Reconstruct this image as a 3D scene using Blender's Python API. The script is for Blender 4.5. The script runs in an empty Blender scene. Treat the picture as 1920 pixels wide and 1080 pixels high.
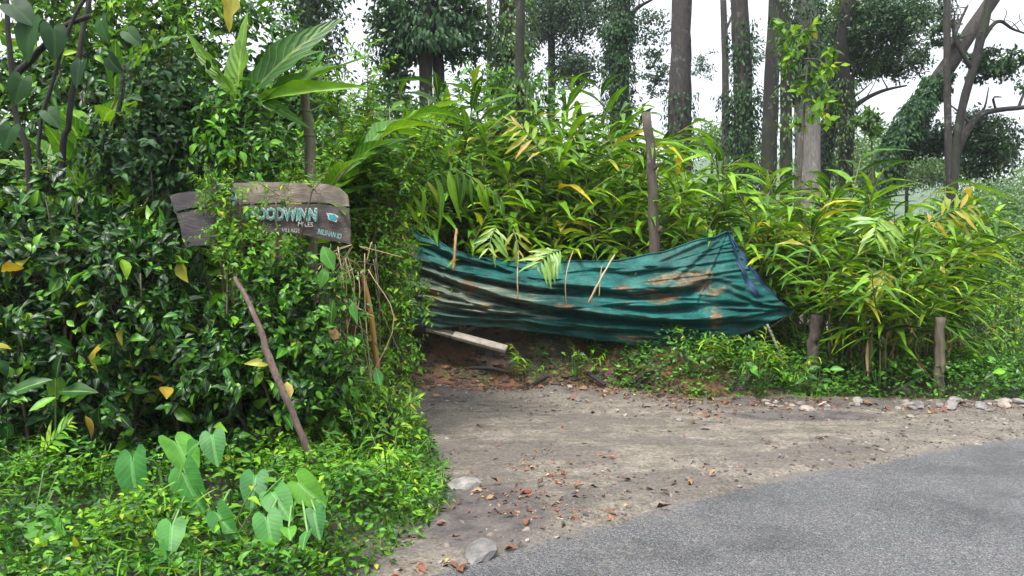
import bpy, bmesh, math, random
import numpy as np
from mathutils import Vector, Matrix

sc = bpy.context.scene
R = np.random.default_rng(7)
random.seed(7)

# ------------------------------------------------------------------ camera, sky, sun, exposure
CAM_H = 1.6; F = 1500.0; HOR = 480.0
cam_d = bpy.data.cameras.new('camera'); cam = bpy.data.objects.new('camera', cam_d)
sc.collection.objects.link(cam); sc.camera = cam
cam.location = (0, 0, CAM_H); cam.rotation_euler = (math.radians(90), 0, 0)
cam_d.sensor_width = 36; cam_d.lens = 36*F/1920; cam_d.shift_y = -(540-HOR)/1920
cam_d.clip_start = 0.05; cam_d.clip_end = 3000

SUN_EL, SUN_AZ = 63, 215          # high soft sun behind the camera, a little to its left
wd = bpy.data.worlds.new('World'); sc.world = wd; wd.use_nodes = True
nt = wd.node_tree; nt.nodes.clear()
o_ = nt.nodes.new('ShaderNodeOutputWorld'); bg = nt.nodes.new('ShaderNodeBackground')
sky = nt.nodes.new('ShaderNodeTexSky'); sky.sky_type = 'NISHITA'; sky.sun_disc = False
sky.sun_elevation = math.radians(SUN_EL); sky.sun_rotation = math.radians(SUN_AZ)
mx = nt.nodes.new('ShaderNodeMix'); mx.data_type = 'RGBA'
mx.inputs[0].default_value = 0.9
nt.links.new(sky.outputs[0], mx.inputs[6])
# overcast dome: cloud three times as bright overhead as at the horizon, the same all round
tcw = nt.nodes.new('ShaderNodeTexCoord'); sxyz = nt.nodes.new('ShaderNodeSeparateXYZ'); nt.links.new(tcw.outputs['Generated'], sxyz.inputs[0])
mr = nt.nodes.new('ShaderNodeMapRange'); nt.links.new(sxyz.outputs[2], mr.inputs[0]); mr.inputs[3].default_value = 4.7; mr.inputs[4].default_value = 14.1
cl = nt.nodes.new('ShaderNodeVectorMath'); cl.operation = 'SCALE'; cl.inputs[0].default_value = (.96, 1.0, 1.06); nt.links.new(mr.outputs[0], cl.inputs['Scale']); nt.links.new(cl.outputs[0], mx.inputs[7])
nt.links.new(mx.outputs[2], bg.inputs[0]); bg.inputs[1].default_value = 0.1
nt.links.new(bg.outputs[0], o_.inputs[0])
sl = bpy.data.lights.new('sun', 'SUN'); sun = bpy.data.objects.new('sun', sl); sc.collection.objects.link(sun)
sl.energy = 3.3; sl.angle = math.radians(16); sl.color = (1, .96, .9)
el, az = math.radians(SUN_EL), math.radians(SUN_AZ)
sdir = Vector((math.sin(az)*math.cos(el), math.cos(az)*math.cos(el), math.sin(el)))
sun.rotation_euler = sdir.to_track_quat('Z', 'Y').to_euler()
vs = sc.view_settings; vs.view_transform = 'Standard'; vs.look = 'None'; vs.exposure = 1.08; vs.gamma = 1
sc.render.engine = 'CYCLES'
sc.cycles.use_denoising = True
sc.cycles.max_bounces = 5; sc.cycles.diffuse_bounces = 1; sc.cycles.glossy_bounces = 2
sc.cycles.transmission_bounces = 2; sc.cycles.volume_bounces = 1; sc.cycles.transparent_max_bounces = 8
sc.cycles.caustics_reflective = False; sc.cycles.caustics_refractive = False

# ------------------------------------------------------------------ helpers
def W(px, py, d): return np.array([(px-960)/F*d, d, CAM_H-(py-HOR)/F*d])
def nrm(a):
    a = np.asarray(a, float); return a/np.maximum(np.linalg.norm(a, axis=-1, keepdims=True), 1e-9)
def sstep(a, b, x):
    t = np.clip((x-a)/(b-a), 0, 1); return t*t*(3-2*t)
_lat = np.random.default_rng(3).random((256, 256))
def vnoise(x, y, s=1.0):
    x = np.asarray(x, float)*s+1000.3; y = np.asarray(y, float)*s+1000.7
    xi = np.floor(x).astype(int); yi = np.floor(y).astype(int); fx = x-xi; fy = y-yi
    fx = fx*fx*(3-2*fx); fy = fy*fy*(3-2*fy)
    g = lambda a, b: _lat[a % 256, b % 256]
    return (g(xi, yi)*(1-fx)+g(xi+1, yi)*fx)*(1-fy)+(g(xi, yi+1)*(1-fx)+g(xi+1, yi+1)*fx)*fy-.5
def fbm(x, y, s=1.0, o=4):
    t = 0; a = 1
    for i in range(o): t = t+a*vnoise(x, y, s); s *= 2.1; a *= .5
    return t

class G:
    """collects quads; build() links them as one mesh object"""
    def __init__(s): s.V = []; s.Q = []; s.UV = []; s.A = []; s.M = []; s.n = 0
    def add(s, V, Q, UV=None, var=0.0, mi=0):
        V = np.asarray(V, float).reshape(-1, 3); Q = np.asarray(Q, int).reshape(-1, 4)
        s.V.append(V); s.Q.append(Q+s.n); s.n += len(V)
        s.UV.append(np.zeros((len(V), 2)) if UV is None else np.asarray(UV, float).reshape(-1, 2))
        s.A.append(np.broadcast_to(np.asarray(var, float), (len(V),)).copy())
        s.M.append(np.full(len(Q), mi)); return s
    def leaves(s, T, P, D, N, S, Wd=None, var=None, mi=0):
        V, Q, UV = T; P = np.asarray(P, float).reshape(-1, 3); n = len(P)
        if n == 0: return s
        D = nrm(D); X = nrm(np.cross(D, N)); Z = np.cross(X, D)
        S = np.broadcast_to(np.asarray(S, float), (n,)); Wd = S if Wd is None else np.broadcast_to(np.asarray(Wd, float), (n,))*S
        if var is None: var = R.random(n)
        v = (P[:, None]+(S[:, None]*V[None, :, 1])[..., None]*D[:, None]+(Wd[:, None]*V[None, :, 0])[..., None]*X[:, None]
             + (S[:, None]*V[None, :, 2])[..., None]*Z[:, None])
        q = Q[None]+(np.arange(n)*len(V))[:, None, None]
        return s.add(v.reshape(-1, 3), q.reshape(-1, 4), np.tile(UV, (n, 1)), np.repeat(var, len(V)), mi)
    def tube(s, pts, rad, sides=6, var=0.0, mi=0, rough=0.0, cap=True):
        pts = np.asarray(pts, float); rad = np.broadcast_to(np.asarray(rad, float), (len(pts),)).astype(float)
        if cap:
            t0 = nrm(pts[1]-pts[0])*1e-3; t1 = nrm(pts[-1]-pts[-2])*1e-3
            pts = np.vstack([pts[0]-t0, pts, pts[-1]+t1]); rad = np.r_[rad[0]*.03, rad, rad[-1]*.03]
        n = len(pts); T = nrm(np.gradient(pts, axis=0))
        ref = np.array([0, 0, 1.]) if abs(T[n//2, 2]) < .8 else np.array([1., 0, 0])
        A = nrm(np.cross(T, ref)); B = np.cross(T, A)
        th = np.arange(sides)*2*math.pi/sides
        rr = np.repeat(rad[:, None], sides, 1)
        if rough: rr = rr*(1+rough*(R.random((n, sides))-.5)*2)
        v = pts[:, None]+rr[..., None]*(np.cos(th)[None, :, None]*A[:, None]+np.sin(th)[None, :, None]*B[:, None])
        i, j = np.meshgrid(np.arange(n-1), np.arange(sides), indexing='ij'); k = (j+1) % sides
        q = np.stack([i*sides+j, i*sides+k, (i+1)*sides+k, (i+1)*sides+j], -1)
        L = np.r_[0, np.cumsum(np.linalg.norm(np.diff(pts, axis=0), axis=1))]
        uv = np.stack(np.broadcast_arrays((th/(2*math.pi))[None], L[:, None]), -1)
        return s.add(v.reshape(-1, 3), q.reshape(-1, 4), uv.reshape(-1, 2), var, mi)
    def grid(s, V, uv=None, var=0.0, mi=0):
        a, b = V.shape[:2]; i, j = np.meshgrid(np.arange(a-1), np.arange(b-1), indexing='ij')
        q = np.stack([i*b+j, (i+1)*b+j, (i+1)*b+j+1, i*b+j+1], -1)
        return s.add(V.reshape(-1, 3), q.reshape(-1, 4), None if uv is None else uv.reshape(-1, 2), var, mi)
    def mesh(s, name, mats, origin=(0, 0, 0), smooth=True):
        m = bpy.data.meshes.new(name)
        V = np.vstack(s.V)-np.asarray(origin); Q = np.vstack(s.Q); UV = np.vstack(s.UV); A = np.concatenate(s.A); M = np.concatenate(s.M)
        m.vertices.add(len(V)); m.vertices.foreach_set('co', V.astype(np.float32).ravel())
        m.loops.add(Q.size); m.loops.foreach_set('vertex_index', Q.astype(np.int32).ravel())
        m.polygons.add(len(Q)); m.polygons.foreach_set('loop_start', np.arange(0, Q.size, 4, dtype=np.int32))
        m.polygons.foreach_set('loop_total', np.full(len(Q), 4, np.int32))
        m.polygons.foreach_set('material_index', M.astype(np.int32)); m.polygons.foreach_set('use_smooth', np.full(len(Q), smooth))
        u = m.uv_layers.new(name='UVMap'); u.data.foreach_set('uv', UV[Q.ravel()].astype(np.float32).ravel())
        a = m.attributes.new('var', 'FLOAT', 'POINT'); a.data.foreach_set('value', A.astype(np.float32))
        for k in (mats if isinstance(mats, (list, tuple)) else [mats]): m.materials.append(k)
        m.update(calc_edges=True); m.validate(); return m

ORG = {}
def link(o, parent=None, loc=(0, 0, 0)):
    sc.collection.objects.link(o); o.parent = parent
    return o
def thing(name, label, cat, loc, group=None, kind=None):
    o = bpy.data.objects.new(name, None); sc.collection.objects.link(o); o.empty_display_size = .1
    o.location = [float(c) for c in loc]; ORG[o.name] = np.asarray(loc, float)
    o['label'] = label; o['category'] = cat
    if group: o['group'] = group
    if kind: o['kind'] = kind
    return o
def part(name, g, mats, parent, kind=None, smooth=True, label=None):
    """mesh given in world coordinates, hung under its thing (all origins kept at the thing's base)"""
    og = ORG[parent.name]; o = bpy.data.objects.new(name, g.mesh(name, mats, og, smooth)); link(o, parent); ORG[o.name] = og
    if kind: o['kind'] = kind
    if label: o['label'] = label
    return o
def inst(name, mesh, parent, P, D, N, S, Wd=1.0):
    """one leaf-like piece sharing mesh data, placed in the parent's frame"""
    D = nrm(D); X = nrm(np.cross(D, N)); Z = np.cross(X, D); P = np.asarray(P)-ORG[parent.name]
    o = bpy.data.objects.new(name, mesh); link(o, parent); ORG[o.name] = ORG[parent.name]
    o.matrix_local = Matrix(((X[0]*S*Wd, D[0]*S, Z[0]*S, P[0]), (X[1]*S*Wd, D[1]*S, Z[1]*S, P[1]), (X[2]*S*Wd, D[2]*S, Z[2]*S, P[2]), (0, 0, 0, 1)))
    return o
def solo(name, g, mats, label, cat, group=None, kind=None, smooth=True):
    allv = np.vstack(g.V); og = np.array([allv[:, 0].mean(), allv[:, 1].mean(), allv[:, 2].min()])
    o = bpy.data.objects.new(name, g.mesh(name, mats, og, smooth)); sc.collection.objects.link(o); o.location = og; ORG[o.name] = og
    if kind != 'structure':
        o['label'] = label; o['category'] = cat
    elif label: o['label'] = label
    if group: o['group'] = group
    if kind: o['kind'] = kind
    return o
def curve(pts, n=16):
    """Catmull-Rom through points"""
    p = np.asarray(pts, float)
    if len(p) == 2: t = np.linspace(0, 1, n)[:, None]; return p[0]*(1-t)+p[1]*t
    p = np.vstack([2*p[0]-p[1], p, 2*p[-1]-p[-2]]); m = len(p)-3
    out = []
    for u in np.linspace(0, m-1e-6, n):
        i = int(u); t = u-i; a, b, c, d = p[i:i+4]
        out.append(.5*((2*b)+(-a+c)*t+(2*a-5*b+4*c-d)*t*t+(-a+3*b-3*c+d)*t**3))
    return np.array(out)

# ------------------------------------------------------------------ leaf templates (x width, y length 0..1, z normal)
def leafT(rows=3, w=.5, peak=.4, fold=.25, droop=.2, wave=0.0, tipw=.02, cols=3, seed=0, twist=0.0):
    r = np.random.default_rng(seed); V = []; UV = []
    for i in range(rows+1):
        t = i/rows
        a = (t/peak) if t < peak else (1-t)/(1-peak)
        hw = w/2*max(a, 0)**(.6 if t < peak else .75); hw = max(hw, tipw*w)
        y = t; zc = -droop*t*t
        yy = t*(1-.18*abs(droop)*t)
        tw = twist*t
        for c in ((-1, 0, 1) if cols == 3 else (-1, 1)):
            dz = abs(c)*hw*fold*2 if cols == 3 else 0
            x = c*hw; z = dz+(wave*r.normal()*hw if c else 0)
            V.append((x*math.cos(tw)-z*math.sin(tw), yy, zc+z*math.cos(tw)+x*math.sin(tw))); UV.append((c*.5+.5, t))
    V = np.array(V); k = cols; Q = []
    for i in range(rows):
        for c in range(k-1): Q.append((i*k+c, i*k+c+1, (i+1)*k+c+1, (i+1)*k+c))
    return V, np.array(Q), np.array(UV)
OV = [leafT(4, .56, .42, .18, d, .12, seed=i) for i, d in enumerate((.1, .3, .5))]          # broad ovate
OVL = [leafT(3, .5, .42, .22, d, .1, seed=i) for i, d in enumerate((.15, .35))]               # light ovate
TINY = [leafT(2, .5, .45, .2, .2, 0, cols=2, seed=1), leafT(2, .5, .45, .2, -.05, 0, cols=2, seed=2)]
LAN = [leafT(8, .168, .45, .3, d, .25, seed=i, twist=tw) for i, (d, tw) in enumerate(((.45, .2), (.7, -.3), (.95, .4), (.25, 0), (.6, .5), (.85, -.1)))]
BROAD = [leafT(8, .27, .5, .22, d, .2, seed=i, twist=tw) for i, (d, tw) in enumerate(((.15, .2), (.3, -.3), (.55, .3)))]
BLADE = [leafT(4, .06, .3, .2, d, 0, cols=2, seed=3) for d in (.3, .7)]
def taroT(seed=0):
    """heart-shaped leaf: petiole joins at the origin, tip along +y, lobes behind"""
    half = [(0, 1.0), (.12, .86), (.27, .62), (.375, .36), (.40, .12), (.37, -.1), (.28, -.25), (.17, -.27), (.07, -.17), (0, 0.0)]
    r = np.random.default_rng(seed); V = []; UV = []; Q = []
    for side in (-1, 1):
        rings = []
        for f in (.03, .35, .7, 1.0):
            row = []
            for x, y in half[:-1]:
                k = f; px, py = x*k*side, y*k
                z = .14*abs(px)-.22*max(py, 0)**2-.12*max(-py, 0)+(.018*math.sin(py*14+seed)*f if f > .5 else 0)+r.normal()*.004
                row.append(len(V)); V.append((px, py, z)); UV.append((.5+side*x*k, .25+.75*y*k))
            rings.append(row)
        for a in range(8):
            for b in (0, 1, 2):
                q = (rings[b][a], rings[b+1][a], rings[b+1][a+1], rings[b][a+1]); Q.append(q if side < 0 else q[::-1])
    V = np.array(V); Q = np.array(Q)
    return V, Q, np.array(UV)

# ------------------------------------------------------------------ materials
MATS = {}
def base_mat(name):
    m = bpy.data.materials.new(name); m.use_nodes = True; n = m.node_tree
    b = n.nodes['Principled BSDF']; MATS[name] = m
    return m, n, b, n.nodes['Material Output']
def node(n, t, **k):
    x = n.nodes.new(t)
    for a, v in k.items(): setattr(x, a, v)
    return x
def ramp(n, stops, src):
    r = n.nodes.new('ShaderNodeValToRGB'); e = r.color_ramp.elements
    while len(e) < len(stops): e.new(.5)
    for q, (p, c) in zip(e, stops): q.position = p; q.color = (*c, 1) if len(c) == 3 else c
    n.links.new(src, r.inputs[0]); return r.outputs[0]
def mixc(n, fac, a, b, mode='MIX'):
    x = n.nodes.new('ShaderNodeMix'); x.data_type = 'RGBA'; x.blend_type = mode; x.clamp_factor = True
    for i, v in ((0, fac), (6, a), (7, b)):
        if hasattr(v, 'links') or hasattr(v, 'is_output'): n.links.new(v, x.inputs[i])
        else: x.inputs[i].default_value = v if i == 0 else (*v, 1)
    return x.outputs[2]
def math_(n, op, a, b=None, c=None):
    x = n.nodes.new('ShaderNodeMath'); x.operation = op
    for i, v in enumerate((a, b, c)):
        if v is None: continue
        if hasattr(v, 'links'): n.links.new(v, x.inputs[i])
        else: x.inputs[i].default_value = v
    return x.outputs[0]
def noise(n, scale, detail=4, rough=.6, vec=None, dist=0):
    x = n.nodes.new('ShaderNodeTexNoise'); x.inputs['Scale'].default_value = scale; x.inputs['Detail'].default_value = detail
    x.inputs['Roughness'].default_value = rough; x.inputs['Distortion'].default_value = dist
    if vec is not None: n.links.new(vec, x.inputs['Vector'])
    return x.outputs[0]
def mapping(n, scale, src='Object', loc=(0, 0, 0)):
    tc = n.nodes.new('ShaderNodeTexCoord'); mp = n.nodes.new('ShaderNodeMapping'); mp.inputs['Scale'].default_value = scale; mp.inputs['Location'].default_value = loc
    n.links.new(tc.outputs[src], mp.inputs[0]); return mp.outputs[0]
def bump(n, b, h, s=.5, d=.02):
    x = n.nodes.new('ShaderNodeBump'); x.inputs['Strength'].default_value = s; x.inputs['Distance'].default_value = d
    n.links.new(h, x.inputs['Height']); n.links.new(x.outputs[0], b.inputs['Normal'])

def leaf_mat(name, stops, rough=.38, trans=.3, rib=.35, ribcol=(.35, .5, .12), spec=.5, veins=0):
    m, n, b, out = base_mat(name)
    at = node(n, 'ShaderNodeAttribute', attribute_name='var'); oi = node(n, 'ShaderNodeObjectInfo')
    v = math_(n, 'FRACT', math_(n, 'ADD', at.outputs['Fac'], oi.outputs['Random']))
    c = ramp(n, stops, v)
    geo = node(n, 'ShaderNodeNewGeometry')
    nz = noise(n, 9, 3, .6, geo.outputs['Position'])
    c = mixc(n, 1.0, c, ramp(n, [(.3, (.72, .72, .72)), (.7, (1.25, 1.22, 1.1))], nz), 'MULTIPLY')
    uv = node(n, 'ShaderNodeUVMap'); sep = node(n, 'ShaderNodeSeparateXYZ'); n.links.new(uv.outputs[0], sep.inputs[0])
    a = math_(n, 'ABSOLUTE', math_(n, 'SUBTRACT', sep.outputs[0], .5))
    if rib:
        f = math_(n, 'MULTIPLY', math_(n, 'LESS_THAN', a, .045), rib); c = mixc(n, f, c, ribcol)
    if veins:
        w = math_(n, 'ADD', math_(n, 'MULTIPLY', sep.outputs[1], 60), math_(n, 'MULTIPLY', a, -30))
        s = math_(n, 'SINE', w); f = math_(n, 'MULTIPLY', math_(n, 'GREATER_THAN', s, .93), veins*1.4); c = mixc(n, f, c, ribcol)
        bump(n, b, s, .25 if veins > .13 else .04, .01)
    n.links.new(c, b.inputs['Base Color']); b.inputs['Roughness'].default_value = rough
    b.inputs['Specular IOR Level'].default_value = spec
    tr = node(n, 'ShaderNodeBsdfTranslucent'); tc = mixc(n, 1.0, c, (1.5, 1.35, .6), 'MULTIPLY'); n.links.new(tc, tr.inputs[0])
    ms = node(n, 'ShaderNodeMixShader'); ms.inputs[0].default_value = trans
    n.links.new(b.outputs[0], ms.inputs[1]); n.links.new(tr.outputs[0], ms.inputs[2]); n.links.new(ms.outputs[0], out.inputs[0])
    return m

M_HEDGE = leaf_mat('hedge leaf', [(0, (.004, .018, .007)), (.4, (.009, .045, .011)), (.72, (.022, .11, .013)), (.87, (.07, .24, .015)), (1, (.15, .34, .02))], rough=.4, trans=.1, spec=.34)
M_LIME = leaf_mat('lime leaf', [(0, (.018, .075, .006)), (.4, (.07, .22, .01)), (.8, (.14, .34, .012)), (.96, (.24, .4, .02)), (1, (.4, .33, .04))], rough=.45, trans=.28, spec=.22)
M_HERB = leaf_mat('herb leaf', [(0, (.006, .03, .006)), (.45, (.024, .11, .01)), (.8, (.065, .23, .012)), (1, (.13, .33, .016))], rough=.42, trans=.22, spec=.28)
M_CARD = leaf_mat('cardamom leaf', [(0, (.012, .045, .005)), (.3, (.05, .15, .008)), (.65, (.12, .28, .01)), (.955, (.19, .36, .012)), (.985, (.34, .36, .02)), (1, (.5, .34, .03))], rough=.42, trans=.27, rib=.35, spec=.22)
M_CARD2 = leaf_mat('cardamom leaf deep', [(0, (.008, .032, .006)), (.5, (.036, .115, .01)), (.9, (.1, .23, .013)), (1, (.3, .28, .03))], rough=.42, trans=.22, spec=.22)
M_YELLOW = leaf_mat('yellowing leaf', [(0, (.17, .28, .015)), (.5, (.3, .31, .025)), (1, (.36, .25, .03))], rough=.45, trans=.35)
M_PALE = leaf_mat('pale leaf', [(0, (.12, .28, .05)), (.6, (.2, .36, .07)), (1, (.34, .42, .06))], rough=.4, trans=.3, ribcol=(.5, .6, .25))
M_BROAD = leaf_mat('broad leaf', [(0, (.025, .1, .012)), (.6, (.05, .16, .01)), (1, (.1, .23, .012))], rough=.42, trans=.35, veins=.15, spec=.35)
M_TARO = leaf_mat('taro leaf', [(0, (.028, .14, .028)), (.6, (.05, .2, .032)), (1, (.085, .25, .02))], rough=.5, trans=.28, rib=.4, ribcol=(.2, .42, .14), spec=.3, veins=.12)
M_VINE = leaf_mat('vine leaf', [(0, (.012, .04, .018)), (.6, (.025, .075, .025)), (1, (.05, .13, .03))], rough=.55, trans=.15, rib=0, spec=.22)
M_VINEG = leaf_mat('green vine leaf', [(0, (.03, .09, .015)), (.6, (.06, .15, .02)), (1, (.12, .22, .03))], rough=.4, trans=.25, rib=0)
M_TREE = leaf_mat('tree leaf', [(0, (.015, .045, .02)), (.6, (.03, .085, .03)), (1, (.06, .14, .03))], rough=.42, trans=.2, rib=0)
M_TREEG = leaf_mat('light tree leaf', [(0, (.04, .11, .025)), (.6, (.07, .17, .03)), (1, (.13, .24, .04))], rough=.42, trans=.3, rib=0)
M_DRY = leaf_mat('dry leaf', [(0, (.16, .09, .045)), (.5, (.3, .19, .09)), (1, (.42, .31, .17))], rough=.7, trans=.15, rib=.3, ribcol=(.5, .36, .2), spec=.2)
M_FALL = leaf_mat('fallen leaf', [(0, (.05, .03, .02)), (.35, (.13, .045, .02)), (.62, (.16, .045, .02)), (.85, (.2, .1, .05)), (.95, (.27, .17, .09)), (1, (.38, .28, .05))], rough=.3, trans=0, rib=.3, ribcol=(.3, .16, .08))

M_BIGDARK = leaf_mat('large dark leaf', [(0, (.008, .03, .01)), (.7, (.018, .065, .014)), (1, (.03, .1, .016))], rough=.55, trans=.12, rib=.25, ribcol=(.06, .14, .04), spec=.2)
def bark(name, c0, c1, lichen=(.4, .42, .38), lf=.25, moss=0.0, rough=.85, zs=2.2, bs=.7):
    m, n, b, out = base_mat(name)
    v = mapping(n, (9, 9, zs)); f = noise(n, 2.2, 7, .68, v, .6)
    c = ramp(n, [(.28, c0), (.72, c1)], f)
    v2 = mapping(n, (1, 1, .6)); p = noise(n, 5.5, 5, .7, v2)
    c = mixc(n, math_(n, 'MULTIPLY', math_(n, 'GREATER_THAN', p, .61), lf*2), c, lichen)
    if moss: c = mixc(n, math_(n, 'MULTIPLY', ramp(n, [(.45, (0, 0, 0)), (.6, (1, 1, 1))], noise(n, 2.1, 4, .6, v2)), moss), c, (.045, .075, .015))
    n.links.new(c, b.inputs['Base Color']); b.inputs['Roughness'].default_value = rough
    bump(n, b, f, bs, .04); return m
B_GREY = bark('grey bark', (.014, .012, .011), (.058, .05, .045), lichen=(.12, .125, .11), lf=.3)
B_DARK = bark('dark bark', (.005, .004, .004), (.02, .016, .015), lichen=(.075, .08, .07), lf=.25, moss=.3)
B_PALE = bark('pale bark', (.11, .1, .09), (.3, .275, .255), lichen=(.4, .39, .37), lf=.25)
B_POST = bark('weathered post wood', (.05, .04, .03), (.2, .16, .11), lichen=(.3, .28, .22), lf=.12, moss=.5, zs=.9)
B_STICK = bark('brown stick bark', (.035, .026, .022), (.12, .09, .075), lichen=(.24, .22, .17), lf=.3, moss=.3)
B_LEAN = bark('purplish stick bark', (.045, .03, .024), (.16, .108, .09), lichen=(.26, .21, .18), lf=.3)
B_STEM = bark('cane stem', (.07, .09, .02), (.24, .2, .08), lichen=(.3, .2, .1), lf=.15, zs=.6, bs=.2)
B_BLACK = bark('wet dark stem', (.006, .005, .005), (.022, .018, .016), lf=.05, lichen=(.08, .08, .07))
B_BAMBOO = bark('yellow bamboo', (.16, .09, .02), (.36, .2, .035), lichen=(.2, .17, .1), lf=.5, zs=.5, bs=.15, rough=.5)
B_PLANK = bark('grey plank', (.16, .14, .11), (.38, .34, .28), lf=.15, zs=9)
def stalk(name, c):
    m, n, b, out = base_mat(name); f = noise(n, 14, 3, .6)
    n.links.new(ramp(n, [(.3, tuple(k*.6 for k in c)), (.7, c)], f), b.inputs['Base Color']); b.inputs['Roughness'].default_value = .55; return m
B_GREEN = stalk('green stalk', (.08, .17, .03)); B_DRYSTALK = stalk('dry stalk', (.42, .31, .17)); B_PETIOLE = stalk('petiole', (.16, .3, .08)); B_TWIG = stalk('twig', (.09, .07, .04))

# ------------------------------------------------------------------ terrain
FX = [-14, -3, -1.2, .5, 2.5, 5.5, 9, 20]; FY = [9.9, 9.6, 9.3, 9.15, 8.75, 8.75, 8.8, 9.2]     # foot of the bank
def footy(x): return np.interp(x, FX, FY)+.3*vnoise(x, 0*x, .9)+.14*vnoise(x, 0*x+5, 3.1)+.05*vnoise(x, 0*x+9, 9)
EY = [0, 3, 4.1, 5.2, 6.5, 8.2, 9, 40]; EX = [-1.6, -.95, -.66, -.36, -.6, -1.02, -2.0, -3.0]  # edge of the left verge
def vergex(y): return np.interp(y, EY, EX)+.1*vnoise(y, 0*y, 1.7)
RA = np.array([[-0.908, 3.404], [-0.64, 3.692], [-0.242, 4.034], [0.115, 4.324], [0.528, 4.66], [0.963, 4.979], [1.578, 5.381], [2.33, 5.825], [3.371, 6.4], [4.439, 6.936], [7.6, 8.2], [12, 10.2], [30, 16]])  # asphalt edge
def roadside(x, y):
    """signed distance-ish: positive on the asphalt"""
    return .13+(np.interp(x, RA[:, 0], RA[:, 1])-y)*.8+.16*vnoise(x, y, 1.3)+.09*vnoise(x, y, 4.3)+.05*vnoise(x, y, 12)
def gz(x, y):
    x = np.asarray(x, float); y = np.asarray(y, float)
    z = .016+.02*fbm(x, y, .8, 3)+.012*fbm(x, y, 4, 3)
    z = z-.05*sstep(-.1, .16, roadside(x, y))
    f = footy(x); bh = np.interp(x, [-14, .6, 1.4, 2.4, 3.2, 4.6, 6, 9, 14], [.6, .55, .44, .3, .24, .14, .06, -.05, -.4])
    t = sstep(0, 1, (y-f)/.95); lump = fbm(x, y, 1.7, 5)
    z = z+bh*t+.26*lump*sstep(0, .3, t)*sstep(2.2, .8, y-f)*sstep(5.5, 3.5, x)
    z = z+(.02+.12*np.abs(fbm(x, y, 2.6, 4)))*np.exp(-((y-f+.15)/.3)**2)*sstep(-2, -.8, x)*sstep(2.6, .2, x)+.07*np.abs(fbm(x+7, y, 3, 3))*np.exp(-((y-f+.1)/.25)**2)
    for hx, hy, hr, hd in ((.33, .42, .22, .16), (-.72, .4, .3, .05), (1.35, .35, .2, .1), (-.2, .3, .16, .09), (.9, .5, .18, .1)): z = z-hd*np.exp(-((x-hx)/hr)**2-((y-f-hy)/.16)**2)
    k = np.interp(x-.16*(np.minimum(y, 24)-10), [-12, .2, 2.2, 4.5, 6.5, 12, 30], [.24, .235, .15, .04, -.06, -.14, -.14])
    yy = np.clip(y-f-.9, 0, 60); z = z+k*14*(1-np.exp(-yy/14))*t
    # the hill drops away behind the wood
    z = z-np.clip(y-26, 0, 300)*.05
    v = sstep(0, .6, vergex(y)-x)*sstep(9.2, 8.0, y)
    z = z+.1*v+.04*v*fbm(x, y, 2, 3)
    # shallow ruts and scooped mud by the stones
    z = z-.035*np.exp(-((x-2.9)/.55)**2-((y-7.9)/.16)**2)-.03*np.exp(-((x+.35)/.3)**2-((y-5.7)/.3)**2)
    return z
def axis(a, b, st, lo, hi):
    fine = list(np.arange(a, b, st)); s = st; p = a; left = []
    while p > lo: s *= 1.28; p -= s; left.append(p)
    s = st; p = fine[-1]; right = []
    while p < hi: s *= 1.28; p += s; right.append(p)
    return np.array(left[::-1]+fine+right)
gx = axis(-3.4, 7.6, .045, -700, 700); gy = axis(3.2, 11.2, .045, -60, 900)
GX, GY = np.meshgrid(gx, gy, indexing='ij'); GZ = gz(GX, GY)
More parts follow.
